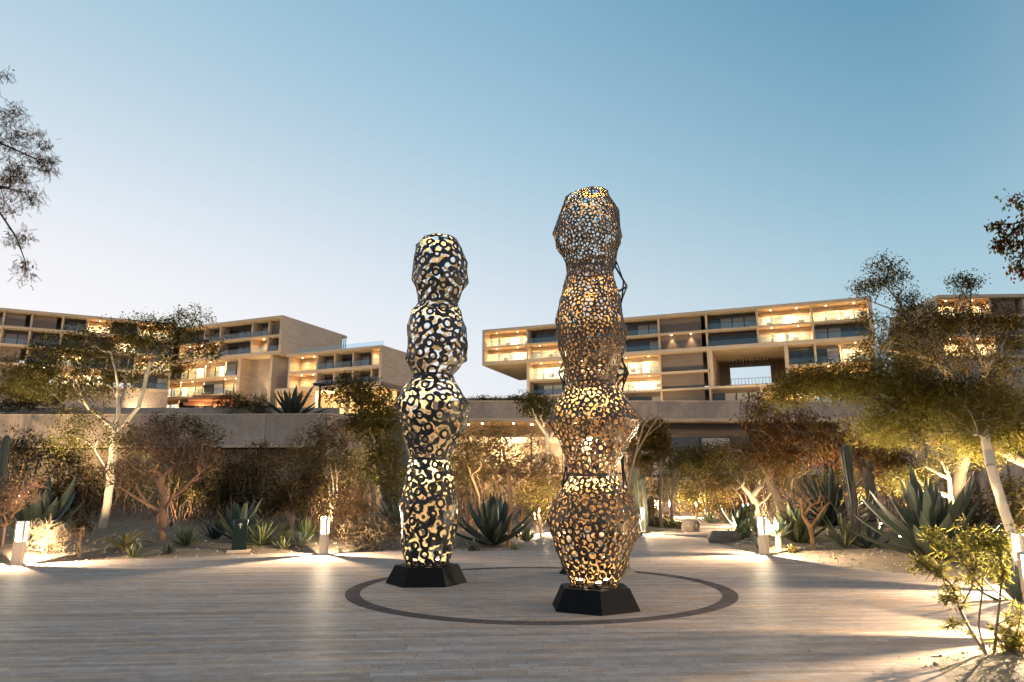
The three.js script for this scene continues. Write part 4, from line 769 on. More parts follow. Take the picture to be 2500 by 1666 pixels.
function column(label, px_, Z, h, r, ribs, pal) {
  const q = at(px_, 1250, Z), t = thing('column_cactus', label, 'cactus', [q.x, groundH(q.x, q.z) - 0.03, q.z]), g = new GB(), n = ribs * 4, rows = 16, c = SUCC[pal][0];
  const P = (k, j) => { const y = j < 12 ? j / 12 * 0.93 : 0.93 + 0.07 * Math.sin((j - 12) / 4 * Math.PI / 2), e = y > 0.93 ? Math.sqrt(Math.max(0, 1 - ((y - 0.93) / 0.07) ** 2)) : 1, a = k / n * 2 * Math.PI, rad = r * e * (1 - 0.16 * (0.5 + 0.5 * Math.cos(a * ribs))) * (0.94 + 0.06 * Math.sin(y * 9)); return V(rad * Math.cos(a) + 0.03 * Math.sin(y * 5), y * h, rad * Math.sin(a)); };
  for (let j = 0; j < rows; j++) for (let k = 0; k < n; k++) g.quad(P(k, j), P(k, j + 1), P(k + 1, j + 1), P(k + 1, j), shade(c, k % 4 === 2 ? 1.35 : 0.85));
  part('ribbed_stem', g.geo(), M.succ, t);
  const sp = new GB(); SEED = 9; for (let j = 1; j < 60; j++) for (let k = 0; k < ribs; k += 1) { const y = j / 61 * h, a = (k + 0.5) / ribs * 2 * Math.PI, p = V(r * Math.cos(a) * 0.97, y, r * Math.sin(a) * 0.97), d = V(Math.cos(a) + gauss() * 0.5, gauss() * 0.6, Math.sin(a) + gauss() * 0.5).normalize(); sp.stick(p, p.clone().addScaledVector(d, 0.045), 0.0025, 0.001, 3, BARK.grey, BARK.grey); }
  part('spine_rows', sp.geo(), M.bark, t); return t;
}
function pads(label, px_, Z, n, size, pal, seed) {
  SEED = seed; const q = at(px_, 1250, Z), t = thing('prickly_pear', label, 'cactus', [q.x, groundH(q.x, q.z), q.z]), c = SUCC[pal];
  const s = new THREE.SphereGeometry(1, 12, 8); s.scale(0.42, 0.56, 0.085); s.translate(0, 0.5, 0); const at0 = [];
  for (let k = 0; k < n; k++) {
    const g = s.clone(), col = new Float32Array(g.attributes.position.count * 3), cc = shade(mixc(c[0], c[1], rnd()), rr(0.85, 1.15)); for (let i = 0; i < col.length; i += 3) col.set(cc, i); g.setAttribute('color', new THREE.BufferAttribute(col, 3));
    const m = part('pad', g, M.succ, t), from = k > 3 && rnd() < 0.8 ? at0[Math.floor(rnd() * at0.length)] : null, z = size * rr(0.75, 1.1);
    m.scale.setScalar(z); m.rotation.set(rr(-0.35, 0.35), rr(0, 6.28), rr(-0.6, 0.6), 'YXZ');
    m.position.copy(from ? from : V(rr(-1, 1) * size * 1.5, -0.02, rr(-0.7, 0.7) * size * 1.3));
    m.updateMatrix(); at0.push(V(rr(-0.2, 0.2), 0.98, 0).applyMatrix4(m.matrix));
  }
  return t;
}
function rock(label, px_, Z, w, h, d, seed, name = 'rock') {
  const g = new THREE.IcosahedronGeometry(1, 4), p = g.attributes.position; const q = at(px_, 1250, Z);
  for (let i = 0; i < p.count; i++) { const v = V().fromBufferAttribute(p, i), n = 1 + 0.28 * perlin.noise(v.x * 1.3 + seed, v.y * 1.3, v.z * 1.3) + 0.1 * perlin.noise(v.x * 4 + seed, v.y * 4, v.z * 4); v.multiplyScalar(n); v.y = clamp(v.y, -0.6, 0.72 + 0.1 * perlin.noise(v.x * 2, v.z * 2, seed)); p.setXYZ(i, v.x * w, v.y * h, v.z * d); }
  g.computeVertexNormals(); const o = part(name, g, M.rock ??= std({ color: new THREE.Color(0.33, 0.26, 0.2), roughness: 0.95, map: rep(T_SAND, 2, 2), bumpMap: rep(T_GRIT, 1, 1), bumpScale: 0.01 }), scene); o.position.set(q.x, groundH(q.x, q.z) + h * 0.25, q.z); return tag(o, label, 'rock');
}
function thicket(label, o) {   // a far bank of shrubs that reads as one mass: stems from the ground and clumps of leaves on them
  SEED = o.seed; const g = new GB(), tw = new GB(), d = V(), s = V(), c = V();
  for (let k = 0; k < o.n; k++) {
    const Z = rr(...o.Z), x = rr(...o.x), f = at(x, 1250, Z), y0 = groundH(f.x, f.z); if (sdPaving(f.x, f.z) < 0.6) continue;
    const top = o.h ? y0 + o.h : at(x, lerp(o.top[0], o.top[1], 0.5 + 0.9 * perlin.noise(x * 0.011, Z * 0.2, o.seed)), Z).y, h = rr(0.12, 1) ** 0.7 * Math.max(0.3, top - y0), P = V(f.x, y0 + h, f.z), pal = LEAF[o.pal[Math.floor(rnd() * o.pal.length)]], tone = rr(0.65, 1.15), bk = BARK[rnd() < 0.5 ? 'dark' : 'rust'];
    const root = V(f.x + gauss() * 0.5, y0, f.z + gauss() * 0.5), m = V().lerpVectors(root, P, 0.5).add(V(gauss() * 0.15, 0.1, gauss() * 0.15)); tw.stick(root, m, 0.014, 0.009, 3, bk, bk); tw.stick(m, P, 0.009, 0.004, 3, bk, bk);
    for (let j = 0; j < 2; j++) tw.stick(P, P.clone().add(V(gauss() * 0.3, gauss() * 0.22 + 0.1, gauss() * 0.3)), 0.004, 0.002, 3, bk, bk);
    for (let j = 0; j < o.leaves; j++) { c.set(P.x + gauss() * 0.26 * (o.size || 1), P.y + gauss() * 0.22 * (o.size || 1), P.z + gauss() * 0.26 * (o.size || 1)); d.set(gauss(), gauss() * 0.8 - 0.2, gauss()).normalize(); s.set(gauss(), gauss(), gauss()).cross(d).normalize(); g.leaf(c, d, s, rr(0.06, 0.12) * (o.size || 1), rr(0.025, 0.05) * (o.size || 1), shade(mixc(pal[0], pal[1], rnd()), tone * rr(0.85, 1.15))); }
  }
  const t = thing('thicket', label, 'thicket'); t.userData.kind = 'stuff'; const a = part('stem_mass', tw.geo(), M.bark, t), b = part('leaf_mass', g.geo(), M.leaf, t); a.userData.kind = b.userData.kind = 'stuff'; return t;
}
function uplighter(label, px_, Z, power, to, angle = 0.7) {   // a small garden spotlight aimed at a plant or a wall
  const q = at(px_, 1250, Z), y = groundH(q.x, q.z), t = thing('garden_spotlight', label, 'spotlight', [q.x, y, q.z], 0, 'small spotlights in the planting');
  part('spike', new THREE.CylinderGeometry(0.012, 0.012, 0.12, 8).translate(0, 0.06, 0), M.frame, t);
  const T = at(...to), dir = V(T.x - q.x, T.y - y - 0.16, T.z - q.z).normalize(), can = part('can', new THREE.CylinderGeometry(0.045, 0.04, 0.12, 12), M.frame, t); can.position.set(0, 0.16, 0); can.quaternion.setFromUnitVectors(V(0, 1, 0), dir);
  const lens = part('lens', new THREE.CylinderGeometry(0.036, 0.036, 0.008, 12).translate(0, 0.062, 0), M.spotglow, can);
  const s = new THREE.SpotLight(new THREE.Color(1, 0.74, 0.4), power, 0, angle, 0.8); lamp(s, t, [dir.x * 0.1, 0.16 + dir.y * 0.1, dir.z * 0.1], 2); s.target.position.set(dir.x * 5, 0.16 + dir.y * 5, dir.z * 5); t.add(s.target); return t;
}

// ---- trees
grow('white_bark_tree', 'white-barked tree with olive leaves in front of the left hotel block', 'tree', { Z: 21.5, seed: 11, r0: 0.12, bark: BARK.white, taper: 0.55, arch: 0.3,
  trunk: [[250, 1290], [262, 1230], [270, 1150], [277, 1080], [279, 1055]],
  limbs: [[[279, 1052], [273, 1040], [242, 1015, 0.4], [217, 998, 0.6], [160, 950, 0.8]], [[280, 1045], [289, 1008], [287, 970], [282, 910, -0.3], [270, 860, -0.4]], [[280, 1052], [305, 1034], [337, 995], [350, 952], [358, 915], [370, 886], [390, 870, 0.3], [430, 830, 0.3]], [[291, 1000], [305, 952, 0.5], [308, 905, 0.6], [320, 850, 0.6]], [[275, 1046], [252, 1033, -0.4], [210, 1030, -0.6], [189, 1047, -0.8]], [[340, 992], [372, 991, -0.3], [396, 982, -0.5]], [[264, 1165], [259, 1142, -0.2], [245, 1120, -0.3], [231, 1096, -0.4]], [[217, 998, 0.6], [180, 940, 0.4], [120, 900, 0.3]], [[358, 915], [420, 870, -0.4], [480, 850, -0.5]]],
  blobs: [[240, 850, 150, 60, 190], [120, 880, 90, 55, 110], [340, 820, 100, 55, 110], [430, 800, 75, 45, 60], [500, 850, 60, 40, 40], [160, 945, 130, 50, 120], [60, 930, 60, 50, 50], [270, 920, 110, 50, 70, 0.6], [400, 880, 70, 50, 50, 0.4], [185, 1050, 75, 60, 70, -0.6], [300, 1075, 50, 40, 30, -0.6], [470, 775, 55, 28, 20]],
  leaf: { pal: 'olive', alt: 'green', share: 0.4, n: 22, L: 0.085, W: 0.034, spread: 0.2, droop: 0.4 } });
grow('olive_tree', 'yellowish olive tree on the terrace behind the white-barked tree, at the left edge', 'tree', { Z: 40, seed: 12, r0: 0.16, bark: BARK.grey, trunk: [[60, 1015], [70, 985]], limbs: [[[70, 985], [100, 960]], [[70, 985], [40, 950]]], blobs: [[90, 960, 80, 40, 120], [20, 970, 60, 45, 70], [50, 915, 60, 35, 50]], leaf: { pal: 'olive', alt: 'gold', n: 22, L: 0.14, W: 0.06, spread: 0.3 } });
grow('overhanging_tree', 'feathery twigs of a near tree hanging into the sky at the upper left', 'tree', { Z: 5.6, seed: 13, r0: 0.05, seg: 0.25, wob: 0.03, twig: 0.0016, bark: BARK.dark, taper: 0.8, density: 1.3, free: false, low: false,
  trunk: [[-520, 1700], [-480, 1200], [-420, 700], [-330, 380], [-200, 250]], limbs: [[[-200, 250], [0, 235], [60, 275], [110, 350], [150, 395]], [[-260, 330], [0, 350], [80, 385], [130, 395]], [[-330, 420], [-100, 430], [0, 520], [40, 580], [62, 640], [60, 690]], [[-260, 300], [-60, 300], [20, 310], [70, 345]], [[-330, 420], [-60, 440], [60, 470], [90, 500]]],
  blobs: [[20, 285, 45, 45, 12], [50, 345, 70, 50, 26], [100, 395, 45, 25, 16], [30, 430, 50, 45, 26], [75, 480, 25, 35, 10], [15, 500, 30, 40, 10], [45, 575, 25, 30, 8], [60, 650, 15, 45, 9], [-80, 380, 110, 160, 50], [2, 185, 15, 15, 3]],
  leaf: { pal: 'red', alt: 'dark', share: 0.65, n: 8, fern: 0.06, pairs: 5, L: 0.016, W: 0.006, spread: 0.06, droop: 0.5 } });
grow('overhanging_tree', 'red and green leaves of a near tree hanging in at the upper right', 'tree', { Z: 6.2, seed: 14, r0: 0.05, taper: 0.75, density: 0.8, seg: 0.25, twig: 0.002, bark: BARK.dark, trunk: [[3050, 1700], [3000, 1100], [2900, 600], [2760, 480]], limbs: [[[2760, 480], [2560, 520], [2480, 560], [2440, 600]], [[2760, 480], [2600, 450], [2500, 480], [2450, 500]], [[2600, 560], [2520, 620], [2490, 690]], [[2560, 530], [2470, 548], [2410, 550]], [[2640, 640], [2540, 670], [2470, 655]]],
  blobs: [[2475, 560, 45, 40, 34], [2445, 600, 22, 28, 22], [2490, 500, 40, 18, 14], [2488, 650, 22, 40, 26], [2425, 552, 28, 7, 8], [2600, 560, 110, 130, 60], [2482, 605, 35, 35, 24], [2470, 480, 20, 16, 6]], leaf: { pal: 'red', alt: 'olive', share: 0.5, n: 5, L: 0.045, W: 0.022, spread: 0.06, droop: 0.9 } });
grow('bare_tree', 'bare many-branched tree with orange-brown limbs left of the sign', 'tree', { Z: 19.5, seed: 15, r0: 0.115, bark: BARK.rust, taper: 0.5, twig: 0.004, twigs: 5, arch: 0.6,
  trunk: [[395, 1312], [396, 1275], [397, 1252]], limbs: [[[397, 1252], [361, 1233], [321, 1209], [289, 1187], [252, 1171]], [[361, 1233], [335, 1195, 0.2], [321, 1174, 0.3]], [[397, 1252], [402, 1214], [391, 1182], [361, 1147, 0.4]], [[400, 1245], [418, 1217, -0.3], [455, 1187, -0.4], [479, 1163, -0.5]], [[402, 1240], [425, 1225, 0.3], [439, 1205, 0.4], [450, 1160, 0.6]]],
  blobs: [[310, 1155, 70, 45, 150], [400, 1100, 110, 60, 220], [490, 1125, 55, 50, 110], [360, 1070, 80, 40, 110]], leaf: { pal: 'rust', n: 5, L: 0.05, W: 0.02, spread: 0.15 } });
grow('leafy_tree', 'dark leafy tree behind the left sculpture, in front of the lit ground floor', 'tree', { Z: 27, seed: 16, r0: 0.11, bark: BARK.grey, trunk: [[925, 1300], [922, 1180], [915, 1080]], limbs: [[[915, 1080], [880, 990], [850, 950]], [[918, 1100], [945, 1020], [960, 970]], [[922, 1180], [960, 1100]]], blobs: [[870, 960, 80, 42, 150], [930, 1005, 60, 55, 130], [945, 1080, 55, 60, 90], [890, 1040, 50, 45, 70], [925, 1145, 65, 55, 80]], leaf: { pal: 'olive', alt: 'dark', share: 0.5, n: 30, L: 0.1, W: 0.045, spread: 0.24 } });
grow('slim_tree', 'slim tree with an orange trunk rising behind the big agave between the sculptures', 'tree', { Z: 20.2, seed: 17, r0: 0.055, bark: BARK.orange, twig: 0.004, twigs: 3, trunk: [[1242, 1340], [1246, 1270], [1247, 1200], [1243, 1165]], limbs: [[[1243, 1165], [1236, 1130], [1225, 1080]], [[1247, 1180], [1280, 1140], [1310, 1110]], [[1247, 1240], [1215, 1190], [1205, 1150]]], blobs: [[1200, 1110, 75, 50, 140], [1290, 1120, 70, 55, 150], [1245, 1075, 80, 40, 100]], leaf: { pal: 'brown', alt: 'olive', share: 0.3, n: 8, L: 0.05, W: 0.022, spread: 0.16 } });
grow('small_tree', 'small leafy tree with a lit forked trunk in front of the lobby glass', 'tree', { Z: 34, seed: 18, r0: 0.13, bark: BARK.white, trunk: [[1340, 1150], [1338, 1100], [1335, 1060]], limbs: [[[1335, 1060], [1310, 1025], [1298, 990]], [[1338, 1080], [1360, 1030]]], blobs: [[1300, 985, 45, 30, 110], [1345, 1005, 45, 35, 90]], leaf: { pal: 'olive', alt: 'dark', n: 18, L: 0.12, W: 0.05, spread: 0.25 } });
grow('bare_sapling', 'pale bare sapling leaning out behind the right flank of the tall sculpture', 'tree', { Z: 19, seed: 19, r0: 0.028, bark: BARK.tan, twig: 0.004, trunk: [[1535, 1292], [1532, 1190], [1552, 1110], [1585, 1050], [1610, 1016]], limbs: [[[1552, 1110], [1570, 1040], [1590, 1015]], [[1590, 1045], [1560, 1022], [1540, 1010]], [[1575, 1068], [1610, 1040], [1620, 1030]]], blobs: [[1600, 1020, 30, 20, 14], [1560, 1030, 30, 20, 10]] });
grow('red_tree', 'reddish drooping tree right of the tall sculpture below the grey parapet', 'tree', { Z: 28, seed: 20, r0: 0.06, bark: BARK.dark, trunk: [[1612, 1215], [1612, 1160], [1608, 1110]], limbs: [[[1608, 1110], [1585, 1070]], [[1612, 1140], [1560, 1120]]], blobs: [[1590, 1060, 48, 42, 140], [1565, 1115, 42, 40, 90], [1612, 1085, 28, 45, 60]], leaf: { pal: 'rust', alt: 'olive', share: 0.45, n: 18, L: 0.12, W: 0.045, spread: 0.18, droop: 0.8 } });
grow('pale_tree', 'twisted pale tree lit from below behind the right path bollard', 'tree', { Z: 25, seed: 21, r0: 0.12, bark: BARK.white, twig: 0.005, twigs: 3, trunk: [[1850, 1300], [1848, 1255], [1844, 1228]], limbs: [[[1844, 1228], [1835, 1212], [1815, 1190], [1800, 1170]], [[1846, 1238], [1872, 1219], [1885, 1200], [1880, 1160]], [[1838, 1214], [1855, 1189], [1850, 1150]]], blobs: [[1850, 1150, 70, 42, 160], [1790, 1165, 50, 35, 70], [1890, 1150, 40, 40, 60]], leaf: { pal: 'brown', alt: 'gold', share: 0.3, n: 12, L: 0.08, W: 0.03, spread: 0.18 } });
grow('twisted_tree', 'brown twisted trunk rising beside the long-leaved yucca on the right', 'tree', { Z: 22, seed: 22, r0: 0.15, bark: BARK.tan, twig: 0.005, twigs: 3, trunk: [[1922, 1300], [1910, 1250], [1894, 1205], [1878, 1172], [1882, 1140]], limbs: [[[1905, 1235], [1925, 1205], [1930, 1170]], [[1880, 1165], [1850, 1120]], [[1882, 1140], [1910, 1100]]], blobs: [[1870, 1105, 75, 38, 170], [1945, 1125, 50, 40, 90], [1800, 1120, 40, 40, 60]], leaf: { pal: 'brown', alt: 'gold', share: 0.4, n: 13, L: 0.07, W: 0.028, spread: 0.2 } });
grow('red_tree', 'broad red-brown tree with drooping leaves over the column cactus on the right', 'tree', { Z: 21, seed: 23, r0: 0.16, bark: BARK.grey, trunk: [[2125, 1330], [2132, 1240], [2120, 1160], [2095, 1125]], limbs: [[[2095, 1125], [2030, 1090], [1960, 1060], [1890, 1040]], [[2110, 1145], [2060, 1110, 0.6], [1990, 1110, 0.8]], [[2120, 1160], [2150, 1100]]], blobs: [[1880, 1045, 75, 62, 150], [1960, 1065, 95, 70, 190], [2050, 1085, 95, 65, 160], [2130, 1100, 80, 55, 120], [1900, 1120, 70, 45, 90], [1850, 985, 45, 30, 30]], leaf: { pal: 'brown', alt: 'red', share: 0.35, n: 15, L: 0.1, W: 0.032, spread: 0.24, droop: 1.3 } });
grow('feathery_tree', 'wide feathery yellow-green tree spreading in from the right edge', 'tree', { Z: 15.5, seed: 24, r0: 0.15, bark: BARK.dark, taper: 0.6, trunk: [[2720, 1420], [2660, 1260], [2580, 1160], [2500, 1125]], limbs: [[[2500, 1125], [2430, 1090], [2360, 1050], [2290, 1030], [2200, 1000], [2100, 960]], [[2430, 1090], [2350, 990, 0.8], [2260, 930, 1]], [[2360, 1050], [2280, 1060, -0.8], [2200, 1060, -1]], [[2580, 1160], [2520, 1030], [2450, 960]], [[2100, 960], [2020, 930], [1960, 930]]],
  blobs: [[2010, 930, 105, 40, 170], [2150, 930, 130, 60, 280], [2280, 970, 130, 65, 280], [2400, 1000, 110, 70, 220], [2200, 1040, 130, 50, 220], [2390, 1080, 100, 45, 140], [1930, 960, 50, 35, 60], [2480, 1060, 60, 60, 80]], leaf: { pal: 'green', alt: 'gold', share: 0.4, n: 34, L: 0.095, W: 0.02, spread: 0.24, droop: 0.3 } });
grow('brown_tree', 'tall brownish tree reaching above the far right hotel block', 'tree', { Z: 17.5, seed: 25, r0: 0.15, bark: BARK.grey, taper: 0.6, trunk: [[2330, 1300], [2345, 1150], [2390, 1010], [2408, 900]], limbs: [[[2408, 900], [2360, 800], [2370, 740], [2365, 680]], [[2390, 1010], [2290, 880], [2230, 800], [2190, 730], [2150, 680]], [[2408, 900], [2460, 820], [2500, 780]], [[2290, 880], [2200, 860], [2120, 850]], [[2230, 800], [2190, 760], [2110, 730]]],
  blobs: [[2165, 665, 60, 40, 70], [2120, 700, 45, 28, 40], [2215, 730, 55, 40, 50], [2355, 690, 40, 34, 45], [2240, 790, 120, 45, 180], [2360, 780, 110, 45, 170], [2470, 800, 70, 50, 100], [2170, 850, 100, 45, 130], [2330, 870, 130, 50, 170], [2460, 900, 70, 60, 90], [2110, 770, 30, 30, 16]], leaf: { pal: 'brown', alt: 'olive', share: 0.55, n: 17, L: 0.075, W: 0.028, spread: 0.17, droop: 0.6 } });
grow('white_trunk_tree', 'leaning white trunk lit from below at the right picture edge', 'tree', { Z: 12.3, seed: 26, r0: 0.08, wob: 0.01, bark: BARK.white, taper: 0.8, trunk: [[2512, 1440], [2497, 1375], [2470, 1300], [2445, 1225], [2420, 1140]], limbs: [[[2420, 1140], [2402, 1060, 0.5], [2390, 990, 0.9]]], blobs: [[2380, 1010, 100, 60, 240]], leaf: { pal: 'green', alt: 'gold', n: 26, L: 0.06, W: 0.015, spread: 0.14 } });
grow('feathery_tree', 'small bright green feathery tree hanging over the large right agave', 'tree', { Z: 17.2, seed: 27, r0: 0.07, bark: BARK.white, trunk: [[2335, 1340], [2330, 1260], [2318, 1170], [2300, 1130]], limbs: [[[2318, 1170], [2260, 1140], [2220, 1150]], [[2330, 1240], [2380, 1150]]], blobs: [[2220, 1175, 58, 42, 130], [2290, 1130, 50, 35, 60]], leaf: { pal: 'lime', alt: 'green', share: 0.5, n: 20, L: 0.06, W: 0.014, spread: 0.15, droop: 0.5 } });

grow('bare_sapling', 'small bare tree with an orange trunk at the plaza edge, left of the column cactus', 'tree', { Z: 18.1, seed: 28, r0: 0.055, bark: BARK.orange, twig: 0.004, twigs: 4, twigL: 0.7, taper: 0.5, trunk: [[1987, 1352], [1984, 1320], [1979, 1288]], limbs: [[[1979, 1288], [1962, 1262], [1958, 1238]], [[1979, 1288], [1998, 1262], [2012, 1240]], [[1962, 1262], [1975, 1240]]], blobs: [[1960, 1225, 24, 24, 16], [2008, 1228, 22, 20, 14]] });
// ---- shrubs
const SHRUBS = [
  // label, category, px, base y, Z, bark, leaf palette, alt, leaves, blobs
  ['pale dry bush glowing beside the leftmost bollard light', 110, 1362, 16.9, 'dry', null, null, 0, [[115, 1312, 60, 36, 120]], 41],
  ['red-twigged bare bush at the left picture edge', 10, 1300, 17.6, 'rust', null, null, 0, [[0, 1230, 55, 60, 120], [60, 1200, 50, 40, 60]], 42],
  ['round dome of brown twigs behind the bollard light left of the sculptures', 838, 1335, 21, 'rust', 'rust', null, 2, [[838, 1255, 85, 72, 620]], 43],
  ['low pale dry bush right of the same bollard light', 910, 1345, 19.2, 'dry', 'brown', null, 1, [[905, 1298, 75, 40, 330]], 44],
  ['yellow-leaved sapling behind the small agaves left of the sculptures', 712, 1310, 20.3, 'tan', 'gold', null, 15, [[705, 1200, 32, 32, 36], [668, 1225, 25, 20, 22], [712, 1232, 24, 18, 20], [660, 1240, 20, 22, 12]], 45],
  ['tall yellow-green bush just left of the left sculpture', 955, 1320, 23, 'grey', 'olive', 'gold', 12, [[955, 1150, 35, 80, 130], [965, 1250, 35, 50, 70]], 46],
  ['dark shrub behind the sign pillar', 560, 1300, 23, 'dark', 'dark', 'olive', 13, [[560, 1200, 70, 75, 170]], 47],
  ['dark brown shrub under the terrace ledge, left of the sign', 480, 1290, 25, 'dark', 'dark', 'brown', 11, [[480, 1200, 80, 75, 180]], 48],
  ['dark twiggy shrub under the right end of the terrace parapet', 640, 1280, 27, 'dark', 'brown', 'dark', 10, [[640, 1150, 80, 70, 220]], 49],
  ['tall brown haze of twigs at the corner of the terrace wall', 760, 1280, 28, 'grey', 'brown', 'olive', 8, [[760, 1120, 70, 90, 260]], 50],
  ['reddish low shrub behind the agave of the sign', 540, 1290, 26.5, 'rust', 'red', 'dark', 9, [[525, 1145, 70, 55, 150]], 51],
  ['dark shrub in the shade left of the twiggy dome', 745, 1290, 24, 'dark', 'dark', 'brown', 12, [[755, 1210, 60, 60, 140]], 52],
  ['dark shrub behind the white trunk on the left', 210, 1290, 24, 'dark', 'dark', 'olive', 13, [[190, 1200, 90, 70, 190]], 53],
  ['olive bush below the lit stone wall at the left edge', 60, 1250, 27, 'grey', 'olive', 'gold', 12, [[50, 1100, 85, 55, 170], [160, 1120, 60, 50, 90]], 54],
  ['brown twiggy shrub just right of the left sculpture', 1150, 1300, 27, 'rust', 'brown', 'olive', 9, [[1150, 1150, 55, 90, 240]], 55],
  ['broad brown shrub between the sculptures under the lobby windows', 1270, 1290, 31, 'rust', 'brown', 'rust', 9, [[1230, 1150, 80, 40, 180], [1330, 1150, 70, 45, 170]], 56],
  ['golden shrub behind the big agave between the sculptures', 1320, 1300, 25, 'tan', 'gold', 'brown', 10, [[1320, 1215, 60, 55, 190]], 57],
  ['dark shrub behind the left sculpture beside the agave', 1040, 1320, 25, 'dark', 'dark', 'olive', 11, [[1050, 1180, 60, 90, 170]], 58],
  ['feathery yellow-green bush at the right of the far path', 1730, 1270, 35, 'tan', 'green', 'gold', 18, [[1730, 1115, 70, 34, 200], [1695, 1140, 45, 30, 80]], 59],
  ['large brown bush right of the far path, below the red tree', 1830, 1270, 30, 'rust', 'brown', 'gold', 13, [[1800, 1130, 80, 60, 280], [1760, 1180, 60, 45, 130]], 60],
  ['golden grassy bush at the end of the far path', 1700, 1260, 39, 'dry', 'gold', 'rust', 14, [[1690, 1215, 45, 36, 130], [1745, 1225, 50, 35, 120]], 61],
  ['rusty bush behind the rightmost path bollards', 1790, 1275, 33, 'rust', 'rust', 'brown', 12, [[1780, 1235, 40, 40, 110]], 62],
  ['dark shrub beneath the lobby in the middle right', 1605, 1270, 40, 'dark', 'dark', 'brown', 13, [[1600, 1180, 60, 60, 150]], 63],
  ['dark shrub in the gap above the low grey garden wall', 1660, 1250, 42, 'dark', 'dark', 'olive', 13, [[1660, 1170, 55, 50, 150]], 64],
  ['low leafy green plants on the bed left of the far path', 1625, 1300, 28.6, 'grey', 'green', 'dark', 12, [[1612, 1278, 36, 20, 70], [1660, 1285, 26, 12, 40]], 65],
  ['reddish leafy plant beside the left path bollards', 1590, 1285, 32, 'rust', 'rust', 'gold', 12, [[1590, 1240, 28, 30, 60]], 66],
  ['dim shrub behind the large right agave', 2330, 1340, 18.4, 'dark', 'olive', 'dark', 12, [[2370, 1250, 60, 55, 130]], 67],
  ['brown thicket in front of the pale board wall', 2190, 1330, 21, 'rust', 'brown', 'gold', 11, [[2190, 1150, 70, 60, 190]], 68],
  ['gold-lit shrub behind the column cactus', 2090, 1330, 23, 'tan', 'gold', 'brown', 11, [[2060, 1200, 70, 70, 180]], 69],
  ['light green bush beside the white trunk at the right edge', 2490, 1420, 13, 'tan', 'olive', 'gold', 14, [[2480, 1250, 45, 90, 120]], 70],
  ['small leafy plant with a thin stem right of the leftmost bollard light', 193, 1365, 16.9, 'tan', 'gold', 'olive', 10, [[195, 1285, 20, 14, 24]], 71],
  ['green-gold bush on the left terrace beside the big dark agave', 590, 1015, 42, 'tan', 'gold', 'green', 16, [[590, 985, 70, 32, 150], [640, 1005, 30, 20, 40]], 72],
  ['loose olive bush rising in front of the right end of the terrace parapet', 810, 1300, 24.5, 'grey', 'olive', 'gold', 11, [[795, 1085, 50, 70, 130], [850, 1120, 45, 75, 120]], 74],
  ['brown-olive bush rising over the big agave between the sculptures', 1165, 1300, 24, 'tan', 'olive', 'brown', 11, [[1135, 1105, 45, 70, 120], [1195, 1085, 60, 50, 120]], 75],
  ['grey-green bush behind the bare tree, reaching up over the terrace parapet', 470, 1290, 27, 'grey', 'olive', 'dark', 11, [[470, 1070, 75, 55, 150], [400, 1040, 50, 40, 70]], 76],
  ['olive bush below the dark lobby windows', 1640, 1270, 33, 'grey', 'olive', 'green', 12, [[1640, 1120, 45, 40, 110]], 77],
  ['golden bush between the bare tree and the sign, behind the agaves', 640, 1295, 22.5, 'tan', 'gold', 'olive', 9, [[620, 1215, 55, 55, 110]], 78],
  ['low brown hedge on the lobby roof between the sculptures', 1190, 985, 52, 'rust', 'rust', 'brown', 14, [[1190, 980, 60, 10, 90], [1270, 978, 40, 12, 70]], 73],
];
for (const [label, x, y, Z, bark, pal, alt, n, blobs, seed] of SHRUBS) {
  const big = Z > 30 ? 1.5 : 1, b0 = blobs[0], cx = x, cy = b0[1] + b0[3] * 0.5;
  grow('shrub', label, 'shrub', { Z, seed, r0: 0.03 * big + (pal ? 0.015 : 0), bark: BARK[bark], low: true, twig: 0.0045 * big, twigs: pal ? 2 : 6, twigL: pal ? 1 : 0.8, taper: 0.4, arch: pal ? 0.5 : 0.9,
    trunk: [[x, y], [x, y - 12]], limbs: [-1, -0.4, 0.3, 0.9].map((k) => [[x, y - 8], [x + k * b0[2] * 0.3, lerp(y, cy, 0.55), k * 0.25], [b0[0] + k * b0[2] * 0.55, cy - Math.abs(k) * 4, -k * 0.4]]),
    blobs, leaf: pal && n ? { pal, alt, share: 0.35, n: Math.round(n * 1.15), L: 0.05 + 0.0016 * Z, W: 0.02 + 0.0007 * Z, spread: 0.1 + 0.0035 * Z, droop: 0.25 } : null });
}
